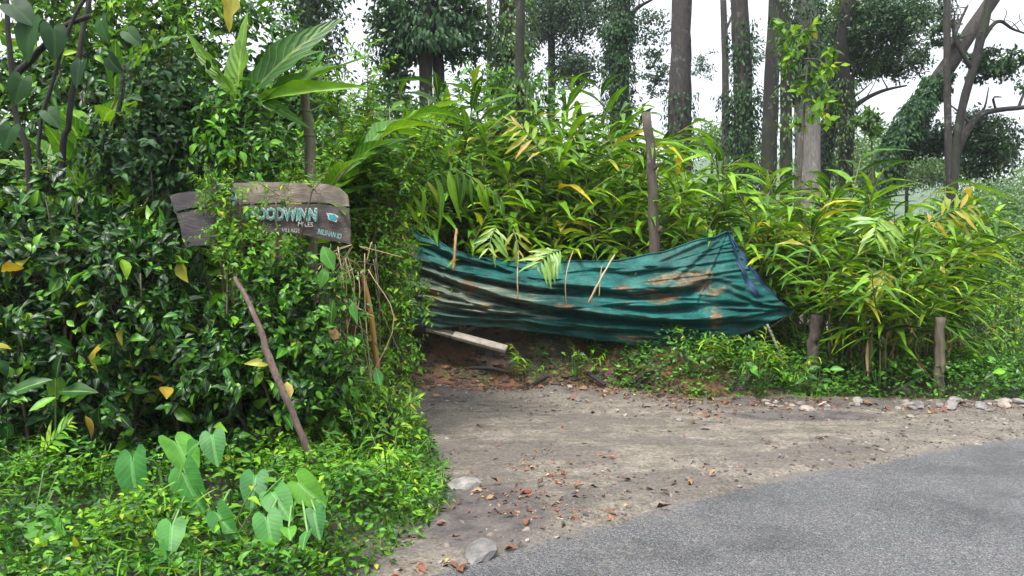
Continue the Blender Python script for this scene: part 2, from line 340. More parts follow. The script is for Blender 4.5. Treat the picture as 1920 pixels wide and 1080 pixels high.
def ground_mat():
    m, n, b, out = base_mat('wet dirt')
    geo = node(n, 'ShaderNodeNewGeometry'); P = geo.outputs['Position']
    at = node(n, 'ShaderNodeAttribute', attribute_name='soil'); sp = node(n, 'ShaderNodeSeparateColor'); n.links.new(at.outputs['Color'], sp.inputs[0])
    big = noise(n, .9, 5, .6, P); mid = noise(n, 4.5, 6, .65, P, .4); fin = noise(n, 38, 5, .7, P)
    dirt = ramp(n, [(.3, (.1, .086, .07)), (.5, (.165, .143, .115)), (.72, (.245, .214, .174))], mid)
    dirt = mixc(n, math_(n, 'MULTIPLY', ramp(n, [(.5, (0, 0, 0)), (.66, (1, 1, 1))], big), .45), dirt, (.2, .172, .135))
    mp = node(n, 'ShaderNodeMapping'); mp.inputs['Scale'].default_value = (.55, 2.2, 1); n.links.new(P, mp.inputs[0])
    streak = noise(n, 2.6, 6, .7, mp.outputs[0], .8)
    dirt = mixc(n, math_(n, 'MULTIPLY', ramp(n, [(.5, (0, 0, 0)), (.64, (1, 1, 1))], streak), .7), dirt, (.085, .07, .056))
    dirt = mixc(n, 1.0, dirt, ramp(n, [(.25, (.6, .6, .6)), (.55, (1, 1, 1)), (.8, (1.35, 1.33, 1.3))], fin), 'MULTIPLY')
    vo = node(n, 'ShaderNodeTexVoronoi'); vo.inputs['Scale'].default_value = 34; n.links.new(P, vo.inputs[0])
    peb = math_(n, 'MULTIPLY', math_(n, 'LESS_THAN', vo.outputs[0], .2), math_(n, 'GREATER_THAN', mid, .52))
    vs_ = node(n, 'ShaderNodeSeparateColor'); n.links.new(vo.outputs[1], vs_.inputs[0]); dirt = mixc(n, math_(n, 'MULTIPLY', peb, .7), dirt, ramp(n, [(0, (.04, .035, .03)), (.7, (.16, .14, .12)), (1, (.4, .38, .35))], vs_.outputs[0]))
    dirt = mixc(n, .0, dirt, (.3, .3, .3))
    mud = ramp(n, [(.3, (.035, .03, .03)), (.6, (.1, .085, .078)), (.8, (.17, .145, .125))], mid)
    red = ramp(n, [(.3, (.05, .024, .014)), (.55, (.16, .07, .033)), (.75, (.25, .13, .07))], mid)
    hum = ramp(n, [(.3, (.018, .014, .01)), (.7, (.06, .045, .03))], mid)
    moss = ramp(n, [(.3, (.03, .045, .012)), (.7, (.1, .12, .03))], fin)
    edge = lambda ch: ramp(n, [(.38, (0, 0, 0)), (.62, (1, 1, 1))], math_(n, 'ADD', ch, math_(n, 'MULTIPLY', math_(n, 'SUBTRACT', mid, .5), .9)))
    redp = mixc(n, ramp(n, [(.44, (0, 0, 0)), (.56, (1, 1, 1))], noise(n, 1.7, 5, .7, P, .5)), red, mixc(n, .6, mud, hum))
    c = mixc(n, edge(sp.outputs[0]), dirt, mud); c = mixc(n, edge(sp.outputs[1]), c, redp)
    c = mixc(n, math_(n, 'MULTIPLY', edge(sp.outputs[1]), ramp(n, [(.5, (0, 0, 0)), (.6, (.85, .85, .85))], noise(n, 2.3, 5, .7, P))), c, moss)
    c = mixc(n, edge(sp.outputs[2]), c, hum); c = mixc(n, .55, c, mixc(n, 1.0, c, ramp(n, [(.3, (.35, .35, .35)), (.7, (1.7, 1.65, 1.6))], fin), 'MULTIPLY'))
    n.links.new(c, b.inputs['Base Color'])
    n.links.new(ramp(n, [(.35, (.42, .42, .42)), (.65, (.85, .85, .85))], mid), b.inputs['Roughness'])
    h = math_(n, 'ADD', math_(n, 'MULTIPLY', mid, .8), math_(n, 'MULTIPLY', fin, .5)); bump(n, b, h, 1.0, .05); return m
g = G(); g.grid(np.stack([GX, GY, GZ], -1)); ground = solo('ground', g, ground_mat(), None, None, kind='structure')
f_ = footy(GX); tb = (GY-f_)
mudm = sstep(-1.1, -.2, tb)*sstep(.15, -.05, tb)*(.62+.5*vnoise(GX, GY, 1.3))
mudm = np.maximum(mudm, .75*sstep(.45, 0, np.abs(roadside(GX, GY)+.35))*(.55+.9*vnoise(GX, GY, 1.9)))
mudm = np.maximum(mudm, .5*sstep(.0, .35, fbm(GX*.7, GY*1.4, 1.9, 5)+.1*np.exp(-((GX-.4)/1.2)**2-((GY-6.6)/.5)**2)))
mudm = np.maximum(mudm, np.exp(-((GX+.2)/.55)**2-((GY-5.0)/.75)**2)*1.0)
mudm = np.maximum(mudm, np.exp(-((GX-2.9)/.9)**2-((GY-7.95)/.3)**2)*1.05)
mudm = np.maximum(mudm, sstep(.4, -.1, GX+.55)*sstep(8.2, 9.0, GY)*.95)
redm = sstep(-.02, .16, tb)*sstep(6, 4, GX)
hum = np.maximum(sstep(.75, 1.1, tb), sstep(.1, .5, vergex(GY)-GX)*sstep(9.2, 8.4, GY))
hum = np.maximum(hum, sstep(3.2, 4.2, GX)*sstep(.0, .25, tb))
ca = ground.data.color_attributes.new('soil', 'FLOAT_COLOR', 'POINT')
ca.data.foreach_set('color', np.stack([np.clip(mudm, 0, 1), redm, hum, np.ones_like(hum)], -1).astype(np.float32).ravel())

def asphalt_mat():
    m, n, b, out = base_mat('worn asphalt')
    geo = node(n, 'ShaderNodeNewGeometry'); P = geo.outputs['Position']
    vo = node(n, 'ShaderNodeTexVoronoi'); vo.inputs['Scale'].default_value = 105; n.links.new(P, vo.inputs[0])
    hsv = node(n, 'ShaderNodeSeparateColor'); n.links.new(vo.outputs[1], hsv.inputs[0])
    st = ramp(n, [(0, (.055, .054, .056)), (.5, (.09, .089, .092)), (.85, (.128, .126, .13)), (1, (.19, .19, .192))], hsv.outputs[0])
    gap = ramp(n, [(.0, (1.15, 1.15, 1.15)), (.45, (.85, .85, .85)), (.8, (.35, .35, .35))], vo.outputs[0]); c = mixc(n, 1.0, st, gap, 'MULTIPLY')
    big = noise(n, 1.1, 5, .6, P); c = mixc(n, 1.0, c, ramp(n, [(.32, (.62, .62, .62)), (.5, (1, 1, 1)), (.68, (1.2, 1.19, 1.18))], big), 'MULTIPLY')
    med = noise(n, 9, 4, .65, P); c = mixc(n, math_(n, 'MULTIPLY', ramp(n, [(.6, (0, 0, 0)), (.72, (1, 1, 1))], med), .4), c, (.2, .175, .14))
    at = node(n, 'ShaderNodeAttribute', attribute_name='var')
    e = ramp(n, [(.35, (0, 0, 0)), (.65, (1, 1, 1))], math_(n, 'ADD', at.outputs['Fac'], math_(n, 'MULTIPLY', math_(n, 'SUBTRACT', noise(n, 26, 5, .7, P), .5), 2.4)))
    c = mixc(n, math_(n, 'MULTIPLY', e, .75), c, mixc(n, noise(n, 34, 4, .7, P), (.06, .05, .042), (.2, .172, .14)))
    n.links.new(c, b.inputs['Base Color'])
    n.links.new(ramp(n, [(.35, (.38, .38, .38)), (.65, (.7, .7, .7))], big), b.inputs['Roughness'])
    bump(n, b, math_(n, 'SUBTRACT', 1.0, vo.outputs[0]), .8, .008); return m
# the road: strip running along its edge, tucked under the dirt shoulder
t_ = np.linspace(0, 1, 800); ex = np.interp(t_, np.linspace(0, 1, len(RA)), RA[:, 0]); ey = np.interp(ex, RA[:, 0], RA[:, 1])
off = np.r_[-.35, np.linspace(-.2, .6, 9), 1, 1.6, 2.5, 4, 6]
rv = np.stack([ex[:, None]+.55*off[None], ey[:, None]-.835*off[None], np.broadcast_to(np.where(off < -.3, -.04, -.006)[None]-.002*off[None]**2*0, (800, len(off)))], -1)
rv[..., 2] += .006*fbm(rv[..., 0], rv[..., 1], 1.1, 2)
g = G(); g.grid(rv, var=0); g.A = [np.broadcast_to(sstep(.06, -.3, off)[None], (800, len(off))).ravel()+.55*fbm(rv[..., 0], rv[..., 1], 3.3, 4).ravel()*np.broadcast_to(sstep(.9, .3, off)[None], (800, len(off))).ravel()]
road = solo('road', g, asphalt_mat(), None, None, kind='structure')

# ------------------------------------------------------------------ foliage builders
def twigs(centers, n, tl, seed=0, shell=.5, up=.35, face=None, clump=0.0):
    """twig origins and directions spread through ellipsoids [(c, r)]"""
    r = np.random.default_rng(seed); vol = np.array([np.prod(c[1]) for c in centers])**.67; k = r.choice(len(centers), n, p=vol/vol.sum())
    C = np.array([c[0] for c in centers])[k]; RR = np.array([c[1] for c in centers])[k]
    d = nrm(r.normal(size=(n, 3))); 
    if face is not None:
        fl = (d@np.asarray(face)) < -.25; d[fl] -= 2*(d[fl]@np.asarray(face))[:, None]*np.asarray(face)*(r.random(fl.sum()) < .7)[:, None]
    rad = shell+(1-shell)*r.random(n)**.6
    P = C+d*RR*rad[:, None]
    if clump:       # sprays with hollows between them
        cc = P[r.integers(n, size=max(6, n//9))]; j = np.argmin(((P[:, None]-cc[None])**2).sum(-1), 1); P = P+(cc[j]-P)*clump
    D = nrm(d*.8+r.normal(size=(n, 3))*.5+np.array([0, 0, up]))
    return P, D, d
def twig_leaves(P, D, O, per, tl, size, seed=0, droop=.2, jit=.35, ang=.95):
    r = np.random.default_rng(seed+99); n = len(P)
    t = (np.arange(per)+.5)/per
    side = nrm(np.cross(D, r.normal(size=(n, 3))))
    up = nrm(np.cross(side, D))
    sg = np.where(np.arange(per) % 2 == 0, 1, -1)
    p = P[:, None]+D[:, None]*(t[None, :, None]*tl)*(.6+.8*r.random((n, 1, 1)))
    d = D[:, None]*.6+side[:, None]*sg[None, :, None]*ang+r.normal(size=(n, per, 3))*jit+np.array([0, 0, -droop])
    nn = O[:, None]*.55+np.array([0, 0, .75])+r.normal(size=(n, per, 3))*.4
    s = size*(.55+.6*r.random((n, per)))*(1-.35*t[None]**2)
    return p.reshape(-1, 3), nrm(d.reshape(-1, 3)), nrm(nn.reshape(-1, 3)), s.ravel()
LEAFMESH = {}
def leafmesh(key, T, mat):
    k = (key, mat.name)
    if k not in LEAFMESH: g = G(); g.add(T[0], T[1], T[2]); LEAFMESH[k] = g.mesh('leaf', mat)
    return LEAFMESH[k]
def fill_foliage(th, P, D, N, S, temps, key, mat, ind=0, name='foliage', rng=None, wd=1.0):
    """ind leaves that face the viewer become single parts, the rest one mass"""
    n = len(P); idx = np.zeros(n, bool)
    if ind:
        pr = np.linalg.norm(P-np.array([0, 0, CAM_H]), axis=1)-.9*S/S.mean()*.15+.25*R.random(n)
        idx[np.argsort(pr)[:ind]] = True
        for i in np.where(idx)[0]:
            j = i % len(temps); inst('leaf', leafmesh(key+str(j), temps[j], mat), th, P[i], D[i], N[i], S[i], wd)
    g = G(); rest = np.where(~idx)[0]
    for j, T in enumerate(temps):
        s = rest[rest % len(temps) == j]; g.leaves(T, P[s], D[s], N[s], S[s], Wd=wd)
    return part(name, g, mat, th, kind='stuff')
def shrub(label, cat, base, centers, ntwig, per, tl, size, mat, temps=OVL, key='ovl', ind=0, seed=0, stems=5, shell=.5, group=None, name='shrub', inner=0, face=(0, -1, .3), droop=.2, ang=.95, innermat=None, clump=0.0, back=0.0, extra=0):
    th = thing(name, label, cat, base, group)
    P, D, O = twigs(centers, ntwig, tl, seed, shell, face=nrm(face), clump=clump)
    g = G()
    for i in range(stems):
        c, rr = centers[i % len(centers)]; b = np.asarray(base)+np.r_[R.normal(size=2)*.12, -.05]; e = np.asarray(c)+R.normal(size=3)*np.asarray(rr)*.4
        m = (b+e)/2+R.normal(size=3)*.1; g.tube(curve([b, m, e], 8), np.linspace(.018, .006, 8), 5, R.random())
    part('stems', g, B_TWIG, th)
    g = G(); sel = np.arange(0, ntwig, 2)
    for i in sel: g.tube(np.array([P[i]-D[i]*.08, P[i]+D[i]*tl*.5, P[i]+D[i]*tl]), [.004, .003, .0015], 3, cap=False)
    part('twigs', g, B_TWIG, th, kind='stuff')
    lp, ld, ln, ls = twig_leaves(P, D, O, per, tl, size, seed, droop, ang=ang)
    ls = ls*(.75+.6*np.random.default_rng(seed).random(len(ls))**2)
    fill_foliage(th, lp, ld, ln, ls, temps, key, mat, ind)
    for q in range(extra):     # odd leaves of other climbers poking out
        i = int(R.integers(len(lp))); p = lp[i]+np.array([0, -.06-.05*R.random(), 0]); mt = (M_LIME, M_HERB, M_LIME, M_VINE, M_YELLOW)[q % 5 if R.random() < .9 else 4]
        inst('leaf', leafmesh('ov'+str(q % 3), OV[q % 3], mt), th, p, ld[i]+[0, -.2, -.3], ln[i], size*(1.1+.8*R.random()), .7+.6*R.random())
    if inner:
        r = np.random.default_rng(seed+5); k = r.integers(len(centers), size=inner); C = np.array([c[0] for c in centers])[k]; RR = np.array([c[1] for c in centers])[k]
        q = C+nrm(r.normal(size=(inner, 3)))*RR*(.7*r.random((inner, 1))**.5)+[0, back, 0]
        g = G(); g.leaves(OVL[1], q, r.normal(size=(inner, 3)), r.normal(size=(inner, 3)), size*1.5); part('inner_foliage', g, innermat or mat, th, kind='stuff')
    return th

# ---- cane plants (cardamom): shoots are arching stems with two ranks of long leaves
def make_shoot(seed, H, lean, n, L, t0=.3):
    r = np.random.default_rng(seed); t = np.linspace(0, 1, 14)
    pts = np.stack([lean*t**2.3, .06*np.sin(t*4+seed), H*(t-.14*(lean/.8)*t**3)], -1)
    lp, ld, ln, ls, lk = [], [], [], [], []
    for i in range(n):
        u = t0+(1-t0)*(i+.3)/n; p = np.array([np.interp(u, t, pts[:, c]) for c in range(3)]); q = np.array([np.interp(min(u+.05, 1), t, pts[:, c]) for c in range(3)])
        T = nrm(q-p) if u < .97 else nrm(pts[-1]-pts[-2]); side = np.array([0, 1., 0])*(1 if i % 2 else -1)
        a = .95-.45*max(0, u-.55)/.45
        d = nrm(T*(.75+.5*(u > .85))+side*a+r.normal(size=3)*.16)
        nn = nrm(np.array([-.25, 0, 1])+T*.15+r.normal(size=3)*.15+side*-.3)
        lp.append(p); ld.append(d); ln.append(nn); ls.append(L*(.65+.5*math.sin(math.pi*min(1, .25+u*.7)))*(.85+.3*r.random())); lk.append(r.integers(6))
    return dict(pts=pts, P=np.array(lp), D=np.array(ld), N=np.array(ln), S=np.array(ls), K=np.array(lk), H=H)
SHOOTS = [make_shoot(i, H, ln, n, L) for i, (H, ln, n, L) in enumerate(((2.3, .6, 16, .56), (2.0, .85, 15, .52), (2.6, 1.05, 17, .58), (1.7, .4, 13, .52), (2.2, 1.25, 17, .53), (1.4, .6, 12, .45), (2.4, .3, 15, .6), (1.9, 1.15, 15, .54)))]
STEMMESH = []
for s in SHOOTS:
    g = G(); g.tube(s['pts'], np.linspace(.015, .005, 14), 6); STEMMESH.append(g.mesh('shoot', B_STEM))
FOLMESH = {}
def folmesh(k, mat, T=LAN, key='lan', wd=1.0):
    if (k, mat.name, key, wd) not in FOLMESH:
        s = SHOOTS[k]; g = G()
        for j in range(len(T)):
            m = s['K'] % len(T) == j
            if m.any(): g.leaves(T[j], s['P'][m], s['D'][m], s['N'][m], s['S'][m], Wd=wd, var=R.random(m.sum())*.8)
        FOLMESH[(k, mat.name, key, wd)] = g.mesh('foliage', mat)
    return FOLMESH[(k, mat.name, key, wd)]
def cane(label, x, y, ns, scale, mat, detail, seed, group=None, T=LAN, key='lan', wd=1.0, z=None, spread=.22, ang=None, pick=None, dry=2, name='cardamom_clump', cat='plant'):
    r = np.random.default_rng(seed); z = float(gz(x, y)) if z is None else z
    th = thing(name, label, cat, (x, y, z-.03), group)
    for i in range(ns):
        k = int(r.integers(8)) if pick is None else pick[i % len(pick)]
        a = (2*math.pi*i/ns+r.normal()*.5) if ang is None else ang[i % len(ang)]+r.normal()*.2
        sc_ = scale*(.8+.35*r.random()); b = spread*r.random()**.5
        o = bpy.data.objects.new('shoot', STEMMESH[k]); link(o, th)
        M = Matrix.Translation((b*math.cos(a), b*math.sin(a), 0)) @ Matrix.Rotation(a, 4, 'Z') @ Matrix.Scale(sc_, 4)
        o.matrix_local = M; ORG[o.name] = np.zeros(3)
        s = SHOOTS[k]
        if detail:
            for j in range(len(s['P'])):
                inst('leaf', leafmesh(key+str(s['K'][j] % len(T)), T[s['K'][j] % len(T)], M_YELLOW if r.random() < .03 else mat), o, s['P'][j], s['D'][j], s['N'][j], s['S'][j], wd)
        else:
            q = bpy.data.objects.new('foliage', folmesh(k, mat, T, key, wd)); link(q, o); q['kind'] = 'stuff'
    if dry:
        g = G(); P = np.array([x, y, z])+np.c_[r.normal(size=(dry*3, 2))*.2, .25+.8*r.random(dry*3)]
        g.leaves(LAN[3], P, np.c_[r.normal(size=(dry*3, 2))*.22, -np.ones(dry*3)], r.normal(size=(dry*3, 3)), .3+.2*r.random(dry*3), Wd=.55)
        part('dry_leaves', g, M_DRY, th, kind='stuff')
    return th

# ------------------------------------------------------------------ trees
def tree(name, label, path, rad, mat, vines=(), limbs=(), crowns=(), cmat=None, sides=12, rough=.07, cat='tree', nseg=22, group=None, vmat=None, leaf=.12):
    path = curve(path, nseg); base = path[0].copy(); th = thing(name, label, cat, base, group)
    rr = np.interp(np.linspace(0, 1, nseg), np.linspace(0, 1, len(rad)), rad)
    rr[0] *= 1.25
    g = G(); g.tube(path, rr, sides, rough=rough, cap=False); tk = part('trunk', g, mat, th)
    for pts, r0, r1 in limbs:
        c = curve(pts, 14); g = G(); g.tube(c, np.linspace(r0, r1, 14), 7, rough=.1)
        for i in range(4, 14, 2):      # twiggy side branches
            e = c[i]+np.array([R.normal()*.5, R.normal()*.4, .25+R.random()*.5])*(.4+r0*6); m = (c[i]+e)/2+R.normal(size=3)*.08
            g.tube(curve([c[i], m, e], 6), np.linspace(max(r1*.8, r0*.22), r1*.25, 6), 4, cap=False)
        part('limb', g, mat, th)
    for (t0, t1, n, sz, sp, vm) in vines:
        n = int(n*1.4)
        u = t0+(t1-t0)*R.random(n); i = u*(nseg-1); i0 = np.minimum(i.astype(int), nseg-2); f = (i-i0)[:, None]
        c = path[i0]*(1-f)+path[i0+1]*f; r_ = rr[i0]; a = R.random(n)*2*math.pi
        clump = .35+1.3*np.clip(.5+fbm(u*len(path)*.6+path[0][0]*3, a*1.2, 1.0, 3), 0, 1)
        o = np.c_[np.cos(a), np.sin(a), 0*a]; p = c+o*(r_+sp*R.random(n)*clump)[:, None]
        d = np.c_[np.cos(a)*.4, np.sin(a)*.4, -.8+0*a]+R.normal(size=(n, 3))*.35
        g = G(); g.leaves(TINY[0] if sz < .14 else OVL[0], p, d, o+R.normal(size=(n, 3))*.45+[0, 0, .35], sz*(.6+.6*R.random(n))); part('vine', g, vm, th, kind='stuff')
    if crowns:
        g = G()
        for c, r_, n in crowns:
            c = np.asarray(c, float); r_ = np.asarray(r_, float)*np.ones(3)
            n = int(n*1.6); nc = max(8, n//(55 if leaf < .15 else 22)); d = nrm(R.normal(size=(nc, 3))); cc = c+d*r_*(R.random((nc, 1))**.45)
            k = R.integers(nc, size=n); p = cc[k]+R.normal(size=(n, 3))*r_.mean()*.16*[1.2, 1.2, .6]
            g.leaves(TINY[0], p, R.normal(size=(n, 3))+[0, 0, -.25], R.normal(size=(n, 3))*.7+[0, 0, 1], leaf*(.6+.7*R.random(n)))
        part('crown', g, cmat or M_TREE, th, kind='stuff')
    return th
def trunkpath(pxs, d, top=14.0, sink=.3):
    """pixel column(s) -> world path at depth d, standing on the terrain and carried on above the picture"""
    p = [W(px, py, d) for px, py in pxs]; z0 = float(gz(p[0][0], d)); b = p[0].copy()
    if b[2] > z0:
        v = p[1]-p[0]; b = p[0]+v*((z0-p[0][2])/v[2]) if abs(v[2]) > 1e-6 else b; p = [b]+p
    p[0] = p[0].copy(); p[0][2] -= sink
    v = nrm(p[-1]-p[-2])
    if top > p[-1][2]: p.append(p[-1]+v*(top-p[-1][2])/max(v[2], .3))
    return p

# ================================================================== BACKGROUND: wood on the rise behind the plantation
TT = []
def T_(d, pts, **k): return trunkpath(pts, d, **k)
# 1 far-left vine column
tree('forest_tree', 'dark creeper-covered trunk peeking over the big yellow-tipped leaves', T_(17, [(590, 300), (585, 150), (580, 0)]), [.3, .25, .2], B_DARK,
     vines=[(.1, .95, 3000, .12, .55, M_VINE)], crowns=[(W(590, 20, 17), (.8, .7, 1.3), 1500)])
# 2 big vine tree
tree('forest_tree', 'trunk thick with dark climbing leaves, left of the open white sky', T_(18, [(800, 260), (798, 120), (800, 0)]), [.16, .15, .13], B_GREY,
     vines=[(.56, .98, 2800, .17, 1.1, M_VINE)], limbs=[([W(800, 60, 18), W(750, 0, 18), W(700, -90, 18)], .08, .02), ([W(800, 40, 18), W(850, -20, 18), W(880, -90, 18)], .08, .02)],
     crowns=[(W(738, 50, 18), (.42, .6, 1.4), 1700), (W(868, 40, 18.3), (.5, .6, 1.1), 1300), (W(742, 170, 17.6), (.25, .3, .5), 260)], leaf=.16)
tree('forest_tree', 'slender brown trunk twinned with the creeper-laden tree', T_(18.4, [(826, 260), (822, 120), (818, 0)]), [.14, .13, .12], B_GREY, vines=[(.68, .98, 700, .16, .6, M_VINE)])
# 3 thin pale
tree('forest_tree', 'very thin pale trunk beside the bright ivy column', T_(30, [(918, 180), (918, 80), (917, 0)]), [.11, .1, .1], B_GREY, vines=[(.0, .4, 300, .1, .25, M_VINEG)])
# 4 bright ivy column
tree('forest_tree', 'broad trunk sheathed in bright green ivy above the plantation', T_(19, [(960, 260), (960, 120), (958, 0)]), [.3, .28, .26], B_GREY,
     vines=[(.12, .95, 5200, .13, .3, M_VINEG)])
# 5 dark slender in front
tree('forest_tree', 'slim dark mottled trunk standing among the cardamom', T_(13, [(974, 420), (974, 200), (976, 0)]), [.085, .08, .075], B_DARK, vines=[(.3, .62, 350, .12, .2, M_VINEG)], sides=10)
# 6 hazy crown tree
tree('forest_tree', 'distant hazy tree with spreading crown, right of the ivy column', T_(34, [(1034, 200), (1034, 90), (1030, 0)], top=14), [.16, .15, .12], B_DARK,
     limbs=[([W(1034, 70, 34), W(1070, 30, 34), W(1130, 10, 34)], .07, .02), ([W(1032, 60, 34), W(1010, 20, 34), W(985, -10, 34)], .07, .02)],
     crowns=[(W(1060, 20, 34), (1.9, 1.5, 1.4), 6000), (W(1075, 125, 34), (1.3, 1, .9), 2000), (W(1010, 60, 34), (.6, .8, 1.0), 700)], leaf=.17)
# 7 vine trunk
tree('forest_tree', 'straight trunk wrapped in dark ivy left of the big bare grey trunk', T_(23, [(1162, 200), (1160, 80), (1165, 0)]), [.3, .28, .26], B_DARK,
     vines=[(.1, .95, 4800, .13, .25, M_VINE)], limbs=[([W(1175, 60, 23), W(1190, 20, 23), W(1228, -4, 23)], .1, .03)],
     crowns=[(W(1222, 60, 26), (.45, .6, 1.1), 700), (W(1228, 140, 26), (.45, .5, .8), 700)])
# 8 big grey
tree('forest_tree', 'big bare grey trunk rising straight above the cardamom', T_(21, [(1274, 235), (1276, 120), (1279, 0)]), [.32, .27, .24], B_PALE if False else B_GREY,
     vines=[(.14, .36, 420, .13, .16, M_VINE)], sides=18, rough=.1)
# 9 thin pale
tree('forest_tree', 'thin pale trunk between the grey trunk and the ivy-skirted one', T_(28, [(1360, 240), (1360, 120), (1356, 0)]), [.13, .12, .1], B_GREY,
     limbs=[([W(1360, 60, 28), W(1375, 20, 28), W(1385, -30, 28)], .05, .02)], crowns=[(W(1325, 120, 34), (.7, .7, .7), 420), (W(1410, 90, 36), (.9, .9, 1.2), 700)])
# 10
tree('forest_tree', 'tall grey trunk with ivy skirting its lower half', T_(21, [(1394, 280), (1392, 130), (1386, 0)]), [.27, .24, .22], B_GREY,
     vines=[(.08, .42, 2300, .13, .35, M_VINE), (.42, .7, 500, .12, .2, M_VINE)], sides=14)
# 11, 12
tree('forest_tree', 'dark lichen-speckled trunk, first of a close pair behind the yellow-green sapling', T_(19, [(1442, 290), (1448, 120), (1454, 0)]), [.2, .17, .15], B_DARK, sides=12)
tree('forest_tree', 'dark mossy trunk, second of a close pair behind the yellow-green sapling', T_(18, [(1474, 290), (1474, 120), (1470, 0)]), [.14, .13, .12], B_DARK, vines=[(.1, .9, 500, .12, .15, M_VINEG)])
# 13
tree('forest_tree', 'stout pale trunk with ivy hiding its upper part', T_(20, [(1514, 290), (1514, 150), (1512, 0)]), [.32, .3, .3], B_PALE, vines=[(.42, .95, 4200, .13, .28, M_VINE)], sides=16)
sap = [(W(1470+95*R.random(), 40+195*u, 14.5)+[0, .3*R.normal(), 0], (.17, .17, .1), 12) for u in np.linspace(0, 1, 17)]
tree('young_tree', 'leafy yellow-green sapling in front of the dark paired trunks', T_(14.5, [(1500, 330), (1508, 200), (1520, 40)], top=0), [.035, .028, .01], B_STICK,
     limbs=[([W(1508, 60+25*i, 14.5), W(1508, 60+25*i, 14.5)*.5+c[0]*.5+[0, 0, .06], c[0]], .012, .004) for i, c in enumerate(sap[2::3])], crowns=sap, cmat=M_CARD, leaf=.2, sides=6)
# 14
tree('forest_tree', 'dark leaning trunk carrying a wide green crown, left of the forked one', T_(23, [(1545, 320), (1562, 180), (1580, 0)]), [.24, .22, .2], B_DARK, vines=[(.08, .6, 1500, .12, .2, M_VINE)],
     limbs=[([W(1570, 100, 23), W(1630, 50, 23), W(1700, 20, 23)], .1, .02)],
     crowns=[(W(1590, 60, 23), (.9, .9, 1.3), 4600), (W(1600, 130, 23.3), (.55, .6, .6), 900)], cmat=M_TREEG)
tree('forest_tree', 'forked trunk whose branch reaches out over the pale gap of sky', T_(22, [(1586, 330), (1588, 200), (1578, 100), (1590, 0)]), [.2, .19, .17], B_DARK,
     vines=[(.1, .5, 700, .12, .18, M_VINEG)],
     limbs=[([W(1588, 215, 22), W(1608, 195, 22), W(1650, 172, 22), W(1700, 160, 22)], .1, .025), ([W(1600, 200, 22), W(1598, 170, 22), W(1602, 120, 22)], .09, .04)],
     crowns=[(W(1660, 40, 22), (1.3, 1, .9), 5200), (W(1690, 115, 24), (.85, .8, .55), 1700), (W(1730, 20, 24), (.8, .8, .6), 1200), (W(1650, 130, 24), (.5, .5, .35), 600)], cmat=M_TREE)
# 15 sapling
tree('young_tree', 'small lone sapling with a round leafy head on a thin stem', T_(17, [(1636, 330), (1635, 280), (1634, 225)], top=0), [.025, .02, .012], B_STICK, crowns=[(W(1634, 232, 17), (.33, .33, .28), 330)], cmat=M_TREEG, leaf=.14, sides=6)
# 16 leaning trunk, vertical trunk, dark diagonal
tree('forest_tree', 'ivy-coated trunk leaning steeply to the upper right', T_(20, [(1660, 320), (1700, 240), (1760, 150), (1840, 30)], top=9), [.26, .24, .2, .14], B_GREY, vines=[(.08, .62, 7000, .12, .2, M_VINE)])
tree('forest_tree', 'upright grey trunk crossed by the leaning ivy-coated one', T_(19, [(1782, 360), (1778, 250), (1776, 120), (1776, 0)]), [.1, .085, .08, .075], B_GREY,
     limbs=[([W(1788, 300, 19), W(1810, 250, 19), W(1845, 212, 19), (W(1930, 200, 19))], .11, .05), ([W(1780, 90, 19), W(1800, 40, 19), W(1815, 10, 19)], .06, .02)],
     crowns=[(W(1840, 270, 20), (.85, .7, .9), 4200), (W(1740, 270, 21), (.7, .7, .5), 1500), (W(1880, 285, 22), (.5, .5, .45), 500)], cmat=M_TREE)
tree('forest_tree', 'dark branching trunk slanting across the sky at top right', T_(18.5, [(1790, 330), (1800, 220), (1830, 110), (1856, 0)], top=9), [.085, .085, .1, .1], B_DARK,
     limbs=[([W(1838, 80, 18.5), W(1870, 40, 18.5), W(1900, 55, 18.5), W(1945, 70, 18.5)], .06, .015), ([W(1822, 130, 18.5), W(1790, 70, 18.5), W(1790, 20, 18.5)], .06, .02)],
     crowns=[(W(1855, 120, 19), (.5, .4, .55), 1400), (W(1760, 60, 20), (.4, .4, .6), 500), (W(1905, 105, 18), (.3, .3, .2), 120), (W(1915, 160, 18), (.25, .3, .12), 50)], cmat=M_TREE)
# far misty trees low between the trunks and down in the valley
for i, (px, py, d, rx, rz, n, lab) in enumerate((
        (720, 225, 45, 2.2, 2.0, 1700, 'misty treetop in the gap left of the creeper-laden tree'),
        (1335, 262, 48, 3.0, .8, 1500, 'misty low treetop between the grey trunk and the thin pale one'),
        (1620, 285, 50, 2.6, 1.6, 2000, 'pale misty tree behind the small lone sapling'),
        (1700, 300, 46, 3.0, 1.6, 2400, 'pale misty tree behind the foot of the leaning trunk'),
        (1880, 350, 62, 3.2, 2.6, 2600, 'misty blue-green tree on the valley slope below the hills'),
        (1930, 400, 46, 2.6, 2.8, 2600, 'green rounded tree at the picture edge in the valley'),
        (1840, 440, 40, 2.2, 2.0, 2400, 'hazy tree behind the arching yellow-tipped cardamom'),
        (1800, 380, 58, 2.4, 2.4, 1500, 'hazy tree just right of the upright grey trunk'),
        (1900, 480, 30, 1.9, 1.4, 2600, 'light green tree crown low in the valley'))):
    c = W(px, py, d); b = c.copy(); b[2] = min(float(gz(c[0], d)), c[2]-rz); 
    tree('valley_tree', lab, [b-[0, 0, .3], (b+c)/2, c], [.2, .15, .06], B_DARK, crowns=[(c, (rx, rx, rz), n), (c-[rx*.4, 0, rz*.6], (rx*.8, rx*.8, rz*.6), n//2), (c+[rx*.5, 0, -rz*.5], (rx*.7, rx*.7, rz*.6), n//2)], cmat=M_TREEG, leaf=.24, sides=7, group='misty trees in the valley')
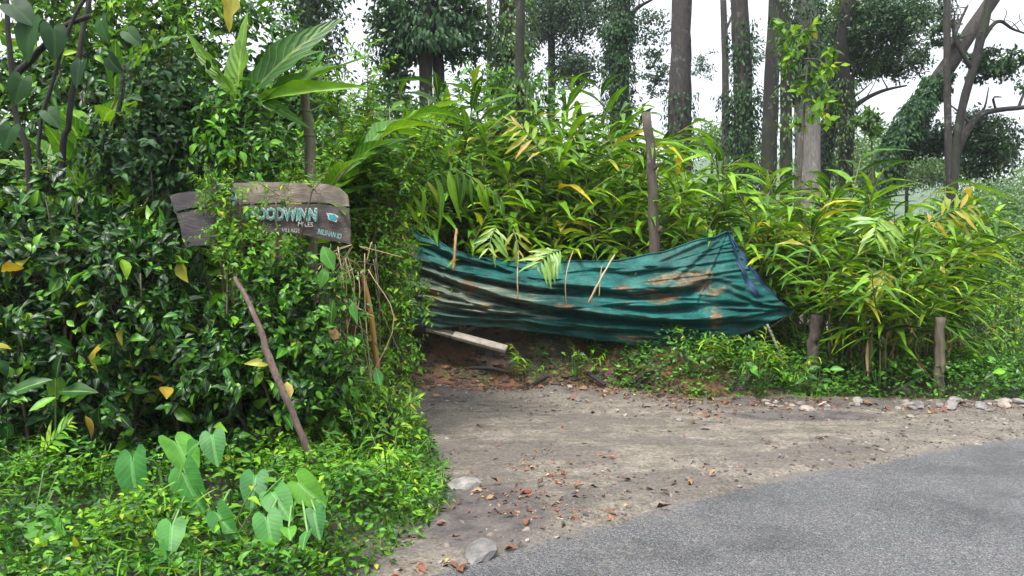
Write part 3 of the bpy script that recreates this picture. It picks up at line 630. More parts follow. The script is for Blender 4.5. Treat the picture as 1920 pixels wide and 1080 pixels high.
# distant ridge on the right
def hill(name, y0, x0, x1, h, seed, mat):
    xs = np.linspace(x0, x1, 150); ys = np.linspace(0, 1, 26); X, Yq = np.meshgrid(xs, ys, indexing='ij')
    prof = h*(.55+.5*fbm(X*.006+seed, 0*X, 1, 4)+.25*sstep(x0, x1, X)); Z = prof*np.sin(Yq*math.pi)**.8-14
    Y = y0+Yq*160+0*X; Z = Z+2.5*np.abs(fbm(X, Y, .09, 4))*np.sin(Yq*math.pi)
    g = G(); g.grid(np.stack([X, Y, Z], -1)); solo(name, g, mat, None, None, kind='structure')
m, n, b, out = base_mat('forested slope'); geo = node(n, 'ShaderNodeNewGeometry')
n.links.new(ramp(n, [(.3, (.02, .045, .02)), (.7, (.06, .12, .03))], noise(n, .35, 6, .7, geo.outputs['Position'])), b.inputs['Base Color']); b.inputs['Roughness'].default_value = .9
hill('hill', 260, -500, 700, 62, 3.2, m)

# ================================================================== PLANTATION: cardamom clumps
def px_of(x, y): return 960+x/y*F
front = [  # px, depth, shoots, scale, label
    (770, 10.6, 6, .92, 'cardamom clump rising behind the left end of the tarp'),
    (850, 10.3, 6, .85, 'cardamom clump behind the tarp under the slim dark trunk'),
    (915, 10.5, 6, .9, 'cardamom clump behind the tarp, just left of the slim dark trunk'),
    (1000, 10.3, 6, .85, 'cardamom clump above the pale fan of leaves on the tarp'),
    (1075, 10.5, 7, .9, 'cardamom clump behind the middle of the tarp'),
    (1150, 10.3, 6, .88, 'cardamom clump left of the tall rough post'),
    (1265, 10.4, 6, .88, 'cardamom clump right of the tall rough post'),
    (1335, 10.5, 6, .85, 'cardamom clump behind the raised tarp corner'),
    (1410, 10.5, 7, .85, 'cardamom clump beside the blue fold of the tarp'),
    (1500, 10.3, 7, .86, 'cardamom clump over the pointed end of the tarp'),
    (1570, 9.9, 7, .86, 'cardamom clump with dry sheaths next to the tarp tip'),
    (1640, 9.4, 8, .84, 'cardamom clump with pale fanned leaves on the right'),
    (1710, 9.5, 8, .82, 'cardamom clump with yellowing arching shoots near the short post')]
for i, (px, d, ns, s_, lab) in enumerate(front):
    x = (px-960)/F*d; cane(lab, x, d, ns+2, s_, M_CARD, True, 100+i, 'front row of cardamom clumps', dry=0 if px < 1540 else 5, ang=list(np.linspace(-.25, math.pi+.25, ns+2)) if px < 1540 else None)
k = 0
for ri, d in enumerate((11.2, 12, 12.9, 13.9, 15, 16.3, 17.8)):
    xs = np.arange(-.3*d, .62*d, .72+.04*ri)
    for x in xs:
        x = x+R.normal()*.15; dd = d+R.normal()*.2; px = px_of(x, dd)
        if px > 1800 or px < 600 or (px > 1560 and dd > 14): continue
        k += 1
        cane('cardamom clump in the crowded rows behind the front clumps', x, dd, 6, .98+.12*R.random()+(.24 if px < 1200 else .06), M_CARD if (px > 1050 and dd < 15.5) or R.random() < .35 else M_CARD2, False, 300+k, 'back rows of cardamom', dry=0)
# right end: arching shoots out over the valley side
cane('cardamom clump arching over the short post at the valley edge', 4.95, 9.75, 5, .66, M_CARD, True, 901, 'front row of cardamom clumps', ang=[-.3, .2, .6, -.8, 2.2, 3.4], pick=[4, 7, 2, 1])
cane('cardamom clump leaning far out to the right, tips yellow', 5.2, 10.6, 3, .95, M_CARD, True, 902, 'front row of cardamom clumps', ang=[-.2, .1, .4, -.5, 2.5], pick=[4, 2, 4, 1])
# broad-leaved shrubs on the rise
shrub('dark glossy shrub at the head of the cardamom slope under the ivy column', 'shrub', (.1, 16.5, gz(.1, 16.5)), [(W(900, 200, 16.5), (1.0, .7, .7)), (W(985, 190, 16.5), (.8, .6, .6)), (W(930, 280, 16.2), (1.2, .6, .7))], 420, 7, .3, .17, M_HERB, TINY, 'tiny', seed=31)
shrub('dark shrub beneath the creeper-laden tree', 'shrub', (-1.6, 15, gz(-1.6, 15)), [(W(800, 285, 15), (.9, .6, .6)), (W(720, 250, 14.5), (.8, .6, .8))], 300, 7, .3, .16, M_HEDGE, TINY, 'tiny', seed=32)
# valley-side scrub right of the short post
for i, (px, py, d, rx, rz, n, mt, lab) in enumerate((
        (1850, 640, 10.6, .75, .6, 420, M_LIME, 'light green bush directly right of the short post'),
        (1925, 600, 12, .95, .95, 480, M_LIME, 'light green bush at the picture edge by the road end'),
        (1840, 560, 13.5, 1.0, .75, 420, M_HERB, 'feathery bush behind the short post in the valley'),
        (1900, 520, 16, 1.2, .7, 420, M_LIME, 'sunlit bush top in the valley'),
        (1790, 610, 11.3, .6, .9, 300, M_HERB, 'green bush between the cardamom and the short post'))):
    c = W(px, py, d); b = (c[0], d, float(gz(c[0], d)))
    shrub(lab, 'shrub', b, [(c, (rx, rx*.8, rz)), (c-[0, 0, rz*.8], (rx*1.1, rx*.8, rz*.7))], n, 9, .28, .085, mt, TINY, 'tiny', seed=40+i, group='bushes on the valley side')

# ================================================================== TARP
def tarp():
    th = thing('tarp', 'torn teal shade-net tarp slung in folds along the earth bank', 'tarp', (1.2, 9.7, gz(1.2, 9.7)))
    top = np.array([(640, 372), (735, 405), (800, 445), (880, 476), (960, 490), (1060, 491), (1150, 488), (1250, 470), (1330, 445), (1366, 434), (1372, 436)], float)
    bot = np.array([(640, 585), (735, 600), (800, 609), (880, 612), (960, 616), (1060, 628), (1150, 640), (1240, 649), (1320, 647), (1400, 622), (1492, 586)], float)
    nu, nv = 260, 170; u = np.linspace(0, 1, nu); v = np.linspace(0, 1, nv)
    tc = curve(np.c_[top, 0*top[:, :1]], nu); bc = curve(np.c_[bot, 0*bot[:, :1]], nu); tc[:, 1] += (5*np.abs(np.sin(np.linspace(0, 24, nu)+np.sin(np.linspace(0, 9, nu))))-2.5)*np.linspace(1, .15, nu)+6*vnoise(np.linspace(0, 30, nu), 0*tc[:, 0]); bc[:, 1] += 12*vnoise(np.linspace(0, 26, nu), 0*tc[:, 0]+4)*np.linspace(1, .2, nu)
    U, Vv = np.meshgrid(u, v, indexing='ij')
    bow = np.sin(np.pi*Vv)
    px = tc[:, None, 0]*(1-Vv)+bc[:, None, 0]*Vv - 16*bow*sstep(.9, 1.0, U)
    py = tc[:, None, 1]*(1-Vv)+bc[:, None, 1]*Vv + 10*bow*sstep(.93, 1, U)
    # folds: swags that run from the upper left down to the gathered tip
    dep = np.zeros_like(U)
    for pts, amp, wd_ in (([(640, 440), (760, 488), (870, 520), (1000, 545), (1090, 552)], .13, 8), ([(640, 470), (770, 505), (880, 545), (1000, 580), (1150, 602), (1300, 610), (1430, 606)], .16, 9),
                          ([(1010, 530), (1080, 545), (1180, 556), (1290, 545), (1330, 532)], .14, 9), ([(790, 575), (900, 590), (1010, 596)], .1, 6), ([(770, 560), (880, 578), (960, 580)], .09, 6),
                          ([(960, 612), (1100, 622), (1250, 628), (1400, 616)], .08, 7), ([(1130, 575), (1220, 584), (1310, 578)], .09, 8), ([(760, 445), (850, 488), (960, 512)], .1, 8),
                          ([(1100, 508), (1180, 516), (1260, 505)], .06, 7), ([(1330, 600), (1400, 596), (1470, 584)], .07, 5), ([(1360, 580), (1420, 584), (1480, 583)], .06, 4), ([(1380, 555), (1430, 574), (1480, 582)], .06, 4),
                          ([(820, 535), (900, 560), (980, 572)], .07, 6), ([(700, 520), (800, 550), (900, 572)], .08, 6), ([(800, 595), (900, 602), (1000, 608)], .08, 5), ([(1180, 636), (1280, 640), (1380, 626)], .06, 5)):
        pts = np.array(pts, float); yc = np.interp(px, pts[:, 0], pts[:, 1])+2.5*vnoise(px, 0*px, .02); fade = sstep(pts[0, 0]-25, pts[0, 0]+50, px)*sstep(pts[-1, 0]+25, pts[-1, 0]-50, px)
        q = (py-yc)/(wd_*.72); dep += 1.05*amp*fade*(.8*np.exp(-((q+1.7)/1.5)**2)-1.0*np.exp(-np.abs(q)**1.4))
    rc = np.random.default_rng(44)
    for i in range(90):
        x0 = rc.uniform(660, 1440); L = rc.uniform(40, 190); v0 = rc.uniform(.06, .96); sl_ = rc.normal()*.1+.22*(x0 < 1000)-.05*(x0 > 1200); yl = np.interp(x0, tc[:, 0], tc[:, 1])*(1-v0)+np.interp(x0, bc[:, 0], bc[:, 1])*v0
        yc = yl+(px-x0)*sl_+6*vnoise(px, 0*px+i, .02); q = (py-yc)/rc.uniform(1.6, 3.2); dep += rc.uniform(.008, .028)*np.exp(-((px-x0)/L)**4)*(.7*np.exp(-((q+1.6)/1.4)**2)-np.exp(-np.abs(q)**1.3))
    for (xa, ya, xb, yb) in ((1364, 440, 1230, 560), (1364, 440, 1290, 610), (1366, 438, 1180, 520), (1485, 584, 1330, 520), (1485, 584, 1300, 560), (1485, 585, 1350, 545), (760, 430, 900, 600), (745, 420, 980, 560)):
        t = np.clip((px-xa)/(xb-xa), 0, 1); yc = ya+(yb-ya)*t; f_ = np.where((px-xa)/(xb-xa) < 0, 0, np.sin(np.pi*np.clip(t, 0, 1))**.6)*(t < 1); q = (py-yc)/5; dep += .028*f_*(np.exp(-((q+1.4)/1.3)**2)-np.exp(-q**2))
    flow = py-(560+55*sstep(700, 1150, px)-30*sstep(1150, 1480, px))
    dep += (.011*np.sin(flow*.33+2.2*vnoise(px, py, .012)*6)+.02*fbm(px*.3, flow*1.6, .03, 4))*(.25+.9*sstep(1150, 850, px)+.5*sstep(1330, 1470, px))+.012*fbm(px, py, .02, 3)
    D = 9.78-.3*np.sin(np.pi*Vv*.85)*np.sin(np.pi*(.1+.85*U))-dep+.12*(1-Vv)
    V = np.stack([(px-960)/F*D, D, CAM_H-(py-HOR)/F*D], -1)
    g = G(); g.grid(V[::-1], np.stack([U, Vv], -1)[::-1]); part('sheet', g, tarp_mat(), th)
    # hem rope along the top edge
    c = V[:, 0]+[0, -.006, .004]; g = G(); g.tube(c[::4], .011, 6); part('hem', g, tarp_mat('hem', True), th)
    # blue lining folded over behind the raised corner
    A = curve([W(1362, 430, 9.9), W(1392, 470, 9.95), W(1425, 520, 9.95), W(1478, 578, 9.92)], 40); B = curve([W(1366, 436, 9.84), W(1388, 500, 9.72), W(1418, 555, 9.68), W(1470, 584, 9.8)], 40)
    s_ = np.linspace(0, 1, 14)[None, :, None]; S = A[:, None]*(1-s_)+B[:, None]*s_
    S[..., 1] += .03*np.sin(np.arange(14)*1.1)[None]+.02*np.sin(np.arange(40)*.7)[:, None]
    S = S+.0*S
    g = G(); g.grid(S); m, n, b, out = base_mat('blue lining'); f = noise(n, 7, 4); n.links.new(ramp(n, [(.3, (.004, .016, .06)), (.7, (.008, .05, .13))], f), b.inputs['Base Color']); b.inputs['Roughness'].default_value = .5
    part('lining', g, m, th)
    for i in range(8, nu-6, 34):       # ties
        a = V[i, 1]; g = G(); g.tube(curve([a+[0, -.012, -.01], a+[.02*R.normal(), .05, .06], a+[.08*R.normal(), .22, .16+.1*R.random()]], 7), .004, 4); part('tie', g, B_BLACK, th)
        g = G(); t_e = np.linspace(0, 2*math.pi, 13); g.tube(np.stack([a[0]+.016*np.cos(t_e), a[1]-.012+0*t_e, a[2]-.03+.016*np.sin(t_e)], -1), .004, 5, cap=False); part('eyelet', g, B_BLACK, th)
    # cord from the tip to the stick
    g = G(); g.tube(curve([W(1486, 586, 9.75), W(1465, 600, 9.72), W(1442, 616, 9.7)], 8), .006, 5); part('cord', g, B_BLACK, th)
    return th
def tarp_mat(name='tarp', plain=False):
    m, n, b, out = base_mat('shade net '+name)
    uv = node(n, 'ShaderNodeUVMap'); sp = node(n, 'ShaderNodeSeparateXYZ'); n.links.new(uv.outputs[0], sp.inputs[0])
    geo = node(n, 'ShaderNodeNewGeometry'); P = geo.outputs['Position']
    mp = node(n, 'ShaderNodeMapping'); mp.inputs['Scale'].default_value = (14, 34, 1); n.links.new(uv.outputs[0], mp.inputs[0])
    st = noise(n, 1.0, 6, .65, mp.outputs[0], .5); pat = noise(n, 3.2, 5, .65, P); fine = noise(n, 42, 3, .6, P)
    teal = ramp(n, [(.25, (.003, .028, .026)), (.5, (.006, .074, .066)), (.75, (.016, .14, .125))], pat)
    if not plain:
        U, V = sp.outputs[0], sp.outputs[1]
        worn = ramp(n, [(.3, (.05, .075, .05)), (.55, (.17, .19, .145)), (.8, (.34, .35, .28))], st)
        a = math_(n, 'SUBTRACT', math_(n, 'ADD', math_(n, 'MULTIPLY', U, -2.0), math_(n, 'MULTIPLY', st, 1.1)), -.78)
        a = math_(n, 'ADD', a, math_(n, 'MULTIPLY', math_(n, 'SUBTRACT', pat, .5), 1.0))
        edge = math_(n, 'MULTIPLY', ramp(n, [(.22, (0, 0, 0)), (.4, (1, 1, 1))], math_(n, 'SUBTRACT', V, math_(n, 'MULTIPLY', U, .12))), ramp(n, [(.3, (0, 0, 0)), (.62, (1, 1, 1))], a))
        low = math_(n, 'SUBTRACT', 1.0, math_(n, 'MULTIPLY', math_(n, 'GREATER_THAN', V, .8), .7))
        c = mixc(n, math_(n, 'MULTIPLY', math_(n, 'MULTIPLY', edge, low), .9), teal, worn)
        mould = ramp(n, [(.55, (0, 0, 0)), (.7, (1, 1, 1))], noise(n, 5.5, 6, .7, P)); c = mixc(n, math_(n, 'MULTIPLY', mould, .55), c, (.012, .035, .025))
        dust = ramp(n, [(.5, (0, 0, 0)), (.75, (1, 1, 1))], noise(n, 2.2, 5, .7, P)); c = mixc(n, math_(n, 'MULTIPLY', dust, .3), c, (.17, .27, .23))
        tot = None
        for (u0, v0, ru, rv_) in ((.76, .36, .07, .13), (.70, .30, .05, .08), (.83, .77, .022, .16), (.83, .52, .04, .06), (.30, .45, .025, .16), (.15, .2, .03, .25), (.64, .93, .06, .05), (.34, .7, .02, .08), (.70, .5, .05, .07), (.62, .34, .03, .06), (.66, .42, .04, .05), (.79, .46, .03, .08), (.5, .6, .03, .05), (.22, .62, .03, .08)):
            q = math_(n, 'ADD', math_(n, 'POWER', math_(n, 'ABSOLUTE', math_(n, 'DIVIDE', math_(n, 'SUBTRACT', U, u0), ru)), 2.0), math_(n, 'POWER', math_(n, 'ABSOLUTE', math_(n, 'DIVIDE', math_(n, 'SUBTRACT', V, v0), rv_)), 2.0))
            e = math_(n, 'SUBTRACT', 1.0, q); tot = e if tot is None else math_(n, 'MAXIMUM', tot, e)
        mpr = node(n, 'ShaderNodeMapping'); mpr.inputs['Scale'].default_value = (1, 1, 2.2); n.links.new(P, mpr.inputs[0]); rn = noise(n, 9, 6, .75, mpr.outputs[0])
        rust = ramp(n, [(.36, (0, 0, 0)), (.62, (1, 1, 1))], math_(n, 'ADD', math_(n, 'MULTIPLY', math_(n, 'MAXIMUM', tot, 0.0), .42), math_(n, 'MULTIPLY', math_(n, 'SUBTRACT', rn, .32), math_(n, 'MINIMUM', math_(n, 'MAXIMUM', math_(n, 'MULTIPLY', tot, 4.0), 0.0), 1.3))))
        mpv = node(n, 'ShaderNodeMapping'); mpv.inputs['Scale'].default_value = (5, 5, .9); n.links.new(P, mpv.inputs[0])
        drip = ramp(n, [(.52, (0, 0, 0)), (.7, (1, 1, 1))], noise(n, 1.6, 6, .7, mpv.outputs[0], .4)); c = mixc(n, math_(n, 'MULTIPLY', drip, .5), c, (.045, .05, .035))
        c = mixc(n, math_(n, 'MULTIPLY', ramp(n, [(.6, (0, 0, 0)), (.66, (1, 1, 1))], noise(n, 26, 4, .7, P)), .5), c, (.015, .03, .026))
        c = mixc(n, math_(n, 'MULTIPLY', math_(n, 'MULTIPLY', rust, ramp(n, [(.38, (.25, .25, .25)), (.55, (1, 1, 1))], noise(n, 22, 4, .75, P))), .66), c, ramp(n, [(.35, (.1, .028, .008)), (.5, (.26, .1, .025)), (.68, (.36, .25, .13))], rn))
    else: c = teal
    c = mixc(n, 1.0, c, ramp(n, [(.3, (.8, .8, .8)), (.7, (1.2, 1.2, 1.2))], fine), 'MULTIPLY')
    n.links.new(c, b.inputs['Base Color']); b.inputs['Roughness'].default_value = .6; b.inputs['Specular IOR Level'].default_value = .18
    wv = noise(n, 160, 2, .5, P); bump(n, b, math_(n, 'ADD', math_(n, 'MULTIPLY', wv, .2), st), .35, .02); return m
tarp()

# ================================================================== POSTS AND STICKS
def pole(name, label, cat, pts, rad, mat, sides=10, rough=.06, group=None, n=14, extra=None):
    th = thing(name, label, cat, pts[0], group); g = G(); c = curve(pts, n); c[1:-1] += R.normal(size=(n-2, 3))*rad[0]*.12; g.tube(c, np.interp(np.linspace(0, 1, n), np.linspace(0, 1, len(rad)), rad), sides, rough=rough); part('shaft', g, mat, th)
    if extra: extra(th, c)
    return th
def knots(*ts):
    def f(th, c):
        for t in ts:
            p = c[int(t*(len(c)-1))]; g = G(); g.tube(np.array([p, p+[.05, -.05, .04], p+[.08, -.07, .09]]), [.035, .028, .02], 6, rough=.1); part('knot', g, B_STICK, th)
    return f
def wp(px, py, d): p = W(px, py, d); return p
pole('wooden_post', 'tall rough brown post standing behind the middle of the tarp', 'post', [W(1230, 640, 10.05), W(1228, 460, 10.05), W(1222, 330, 10.05), W(1212, 212, 10.05)], [.075, .07, .062, .055], B_STICK, extra=knots(.72, .45))
pb = W(1762, 745, 9.05)
pole('wooden_post', 'short square mossy fence post at the corner by the road', 'post', [[pb[0], 9.05, gz(pb[0], 9.05)-.2], W(1762, 680, 9.05), W(1763, 595, 9.05)], [.06, .058, .055], B_POST, sides=7)
pole('wooden_post', 'weathered bamboo post rising behind the painted sign', 'post', [[W(590, 800, 6.6)[0], 6.6, gz(W(590, 800, 6.6)[0], 6.6)-.2], W(583, 345, 6.6), W(578, 260, 6.6), W(570, 160, 6.6)], [.05, .045, .042, .038], B_POST, extra=lambda th, c: [part('node_ring', G().tube(np.array([p-[0, 0, .012], p, p+[0, 0, .012]]), [.044, .049, .044], 10), B_POST, th) for p in (c[9], c[11])])
pole('leaning_stick', 'purplish brown stick leaning down through the dark hedge', 'stick', [W(590, 875, 5.1), W(549, 775, 5.13), W(508, 680, 5.24), W(478, 590, 5.36), W(440, 520, 5.5)], [.025, .021, .024, .018, .014], B_LEAN, n=22, rough=.1)
pole('bamboo_stake', 'thin yellow bamboo stake tilted beside the lime bush', 'stake', [W(716, 740, 6.6), W(705, 660, 6.6), W(694, 580, 6.62), W(678, 505, 6.65)], [.022, .023, .022, .02], B_BAMBOO, sides=8)
pole('support_stick', 'thin grey stick propping the tip of the tarp', 'stick', [W(1470, 690, 9.6), W(1455, 645, 9.65), W(1438, 608, 9.72)], [.018, .018, .016], B_PALE, sides=6)
pole('wooden_post', 'dark stump post in the shade right of the tarp tip', 'post', [W(1522, 690, 9.55), W(1526, 640, 9.55), W(1530, 590, 9.55)], [.07, .065, .06], B_STICK)
for pts, lab in (([(118, 320, 6.3), (128, 230, 6.3), (150, 90, 6.35), (170, -20, 6.4)], 'black bare stem slanting up among the big leaves'), ([(55, 330, 6.4), (30, 220, 6.4), (18, 100, 6.4), (10, -20, 6.4)], 'dark stem with a dry sheath at the left picture edge'),
                 ([(205, 300, 6.6), (222, 220, 6.6), (235, 120, 6.65)], 'short dark stem right of the slanting black one'), ([(30, 140, 6.2), (75, 95, 6.2), (120, 50, 6.2), (170, 30, 6.2)], 'dark branch crossing the upper left leaves')):
    p = [W(*q) for q in pts]
    if pts[0][1] > 250: p = [np.array([p[0][0], p[0][1], gz(p[0][0], p[0][1])])]+p
    pole('dark_stem', lab, 'stem', p, [.03, .025, .022, .02][:len(p)], B_BLACK, sides=7)
# dry cane stalks and a plank at the tarp
for pts, r0, lab in (([(1103, 568, 9.2), (1128, 520, 9.25), (1152, 478, 9.5)], .013, 'pale broken cane lying slantwise over the tarp'), ([(1123, 555, 9.3), (1126, 520, 9.35), (1128, 500, 9.4)], .006, 'thin dry stalk hanging beside the slanting cane'),
                     ([(1062, 572, 9.3), (1060, 530, 9.3), (1066, 495, 9.4), (1075, 470, 9.7)], .007, 'dry stalk hanging below the pale leaf fan'), ([(971, 562, 9.3), (970, 520, 9.3), (972, 470, 9.6)], .009, 'dry brown stalk hanging on the middle of the tarp'),
                     ([(850, 508, 9.35), (853, 470, 9.4), (856, 430, 9.6)], .022, 'shrivelled brown leaf sheath drooping over the tarp top')):
    pole('dry_stalk', lab, 'stalk', [W(*q) for q in pts], [r0, r0*.9, r0*.7], B_DRYSTALK if r0 < .02 else M_DRY, sides=6, rough=.25)
def slab(name, label, cat, A, B, w, t, mat, up=(0, -.5, 1)):
    A = np.array(A); B = np.array(B); D = nrm(B-A); X = nrm(np.cross(D, up)); Z = np.cross(X, D); L = np.linalg.norm(B-A)
    bm = bmesh.new(); bmesh.ops.create_cube(bm, size=1); bmesh.ops.scale(bm, vec=(w, L, t), verts=bm.verts)
    bmesh.ops.bevel(bm, geom=bm.edges, offset=t*.15, segments=1, affect='EDGES'); me = bpy.data.meshes.new(name); bm.to_mesh(me); bm.free(); me.materials.append(mat)
    o = bpy.data.objects.new(name, me); sc.collection.objects.link(o); c = (A+B)/2
    o.matrix_world = Matrix(((X[0], D[0], Z[0], c[0]), (X[1], D[1], Z[1], c[1]), (X[2], D[2], Z[2], c[2]), (0, 0, 0, 1)))
    o['label'] = label; o['category'] = cat; return o
slab('plank', 'long grey plank lying on the bank below the tarp', 'plank', W(850, 628, 9.62), W(950, 655, 9.5), .12, .05, B_PLANK)
slab('plank', 'pale short board end half buried under the left tarp edge', 'plank', W(800, 615, 9.75), W(850, 628, 9.7), .1, .04, B_PLANK)
slab('plank', 'dark broken slat sloping down the bank face', 'plank', W(1100, 698, 9.4), W(1135, 722, 9.2), .05, .03, B_BLACK)

# ================================================================== SIGN
def outline_plate(th, name, pts, d, thick, mat, bend=.0, label=None):
    og = ORG[th.name]; bm = bmesh.new(); vsx = []
    fine = []
    for a, b in zip(pts, pts[1:]+pts[:1]):
        n = max(1, int(math.hypot(a[0]-b[0], a[1]-b[1])/9))
        for i in range(n): fine.append((a[0]+(b[0]-a[0])*i/n+R.normal()*.5, a[1]+(b[1]-a[1])*i/n+R.normal()*.6))
    for x, y in fine:
        p = W(x, y, d+bend*((x-490)/165)**2)-og; vsx.append(bm.verts.new(p))
    f = bm.faces.new(vsx); f.normal_update()
    e = bmesh.ops.extrude_face_region(bm, geom=[f]); bmesh.ops.translate(bm, vec=(0, thick, 0), verts=[v for v in e['geom'] if isinstance(v, bmesh.types.BMVert)])
    bmesh.ops.recalc_face_normals(bm, faces=bm.faces); bmesh.ops.triangulate(bm, faces=bm.faces)
    me = bpy.data.meshes.new(name); bm.to_mesh(me); bm.free(); me.materials.append(mat); o = bpy.data.objects.new(name, me); link(o, th); ORG[o.name] = og
    if label: o['label'] = label
    return o
def board_mat(name, c0, c1, sp, fleck=.6):
    m, n, b, out = base_mat(name); v = mapping(n, (2.2, 6, 9)); f = noise(n, 2.4, 7, .7, v, .5); v2 = mapping(n, (1, 1, 1))
    c = ramp(n, [(.3, c0), (.7, c1)], f); big = noise(n, 3, 4, .6, v2)
    c = mixc(n, math_(n, 'MULTIPLY', ramp(n, [(.45, (0, 0, 0)), (.62, (1, 1, 1))], big), .6), c, (.035, .026, .034))
    c = mixc(n, math_(n, 'MULTIPLY', ramp(n, [(.5, (0, 0, 0)), (.66, (1, 1, 1))], noise(n, 5, 5, .7, mapping(n, (1, 1, 1), 'Object', (4, 2, 1)))), .55), c, (.075, .085, .045))
    vo = node(n, 'ShaderNodeTexVoronoi'); vo.inputs['Scale'].default_value = 42; n.links.new(v2, vo.inputs[0])
    fl = math_(n, 'MULTIPLY', math_(n, 'LESS_THAN', vo.outputs[0], .17), math_(n, 'GREATER_THAN', noise(n, 8, 3, .6, v2), .54)); c = mixc(n, math_(n, 'MULTIPLY', fl, fleck), c, sp)
    n.links.new(c, b.inputs['Base Color']); b.inputs['Roughness'].default_value = .7; bump(n, b, f, .5, .02); return m
SD = 6.05
sg = thing('painted_sign', 'weathered wooden sign with turquoise lettering half buried in the hedge', 'sign', (W(500, 460, SD)[0], SD, gz(W(500, 460, SD)[0], SD)))
bt = board_mat('sign board tan', (.13, .1, .07), (.36, .3, .23), (.55, .5, .45)); bk = board_mat('sign board brown', (.05, .038, .034), (.15, .115, .1), (.5, .42, .4)); bp = board_mat('sign board dark', (.022, .019, .022), (.085, .072, .078), (.4, .37, .38))
outline_plate(sg, 'board', [(425, 344), (480, 341), (560, 343), (608, 344), (636, 352), (651, 366), (654, 387), (600, 379), (520, 380), (425, 384)], SD, .035, bt, .03)
outline_plate(sg, 'board', [(425, 387), (520, 383), (600, 382), (654, 391), (657, 458), (622, 452), (585, 443), (545, 437), (425, 436)], SD+.004, .035, bk, .03)
outline_plate(sg, 'board', [(318, 366), (345, 360), (423, 352), (423, 392), (372, 388), (326, 396)], SD-.02, .035, bp, .03)
outline_plate(sg, 'board', [(331, 400), (375, 392), (423, 396), (424, 436), (420, 456), (346, 463)], SD-.04, .035, bp, .03)
for px in (520,):
    b0 = W(px, 430, SD+.06); g = G(); g.tube(np.array([[b0[0], b0[1], gz(b0[0], b0[1])-.1], b0+[0, 0, -.3], b0+[0, 0, .2]]), .035, 8, rough=.05); part('post', g, B_POST, sg)
def text_part(txt, px, py, d, size, mat, offs=0.0, rot=0.0, sx=1.0, name='lettering', parent=None):
    cu = bpy.data.curves.new(name, 'FONT'); cu.body = txt; cu.size = 1; cu.extrude = .004/size; cu.offset = offs; cu.resolution_u = 2; cu.space_character = .95
    t = bpy.data.objects.new('tmp', cu); sc.collection.objects.link(t); bpy.context.view_layer.update()
    me = bpy.data.meshes.new_from_object(t); bpy.data.objects.remove(t); me.name = name; me.materials.clear(); me.materials.append(mat)
    o = bpy.data.objects.new(name, me); par = parent or sg; link(o, par); ORG[o.name] = ORG[par.name]; p = W(px, py, d)-ORG[par.name]
    o.matrix_local = Matrix.Translation(p) @ Matrix.Rotation(math.radians(rot), 4, 'Y') @ Matrix.Rotation(math.radians(90), 4, 'X') @ Matrix.Diagonal((size*sx, size, size, 1)); return o
def paint(name, c, wear=.5):
    m, n, b, out = base_mat(name); f = noise(n, 7, 5, .7, mapping(n, (1, 1, 1), 'Object')); c2 = ramp(n, [(.3, tuple(k*.5 for k in c)), (.55, c)], f); c2 = mixc(n, ramp(n, [(.46, (0, 0, 0)), (.54, (.9, .9, .9))], noise(n, 16 if wear > .4 else 8, 5, .75, mapping(n, (1, 1, 1), 'Object', (3, 1, 2)))), c2, (.09, .07, .06)); n.links.new(c2, b.inputs['Base Color']); b.inputs['Roughness'].default_value = .6; return m
PT = paint('turquoise paint', (.12, .5, .46)); PW = paint('white paint', (.72, .74, .72)); PTL = paint('pale turquoise paint', (.3, .6, .58)); PTD = paint('deep turquoise', (.02, .33, .36))
wl = text_part('WOODWINN', 458, 411, SD-.012, .125, PW, .07, 1.0, .72, 'lettering_outline'); text_part('WOODWINN', 458, 411, SD-.018, .125, PT, .022, 1.0, .72)
text_part('MILES', 558, 424, SD-.012, .05, PW, .004, 3, 1.0)
text_part('VILLAGE', 528, 435, SD-.012, .042, PW, .004, 2, .9)
text_part('NILSHAN IO', 595, 438, SD-.02, .056, PTL, .02, 13, .62)
aw = outline_plate(sg, 'arrow_outline', [(613, 400), (628, 401), (637, 408), (630, 416), (616, 413)], SD-.016, .02, PW)
outline_plate(sg, 'arrow', [(615, 402), (627, 403), (633, 408), (628, 413.5), (617.5, 411.5)], SD-.021, .02, PTD)
g = G(); th_ = np.linspace(-.55, 2.4, 24); c0 = W(418, 372, SD-.02); rr_ = .115
ring = np.stack([np.stack([c0[0]+r_*np.cos(th_)*.9, c0[1]+0*th_, c0[2]+r_*np.sin(th_)], -1) for r_ in (rr_, rr_-.045)], 1); g.grid(ring); g.grid((ring+[0, .02, 0])[:, ::-1]); part('emblem', g, PTL, sg)

# ================================================================== LEFT MASS
# dark hedge in five shrubs
for i, (px, d, lab) in enumerate(((-40, 5.5, 'dark glossy hedge bush at the left picture edge'), (90, 5.55, 'dark glossy hedge bush above the fern and narrow pale leaves'), (225, 5.6, 'dark glossy hedge bush behind the tallest taro leaves'),
                                  (355, 5.75, 'dark glossy hedge bush beneath the left end of the sign'), (480, 5.8, 'dark glossy hedge bush behind the leaning purplish stick'))):
    x = (px-960)/F*d; b = (x, d+.15, float(gz(x, d)))
    top = (400, 410, 450, 620, 640)[i]
    cs = [(W(px, top+20, d+.1), (.38, .36, .36)), (W(px+20, (600, 600, 620, 680, 690)[i], d), (.42, .4, .4)), (W(px-10, 760, d-.05), (.4, .36, .42)), (W(px+30, (520, 520, 540, 680, 640)[i], d+.25), (.4, .35, .4))]
    shrub(lab, 'shrub', b, cs, 200, 8, .2, .105, M_HEDGE, OV, 'ov', ind=110, seed=60+i, group='dark hedge behind the taro', inner=1900, name='hedge_bush', shell=.45, clump=.5, back=.5, extra=26)
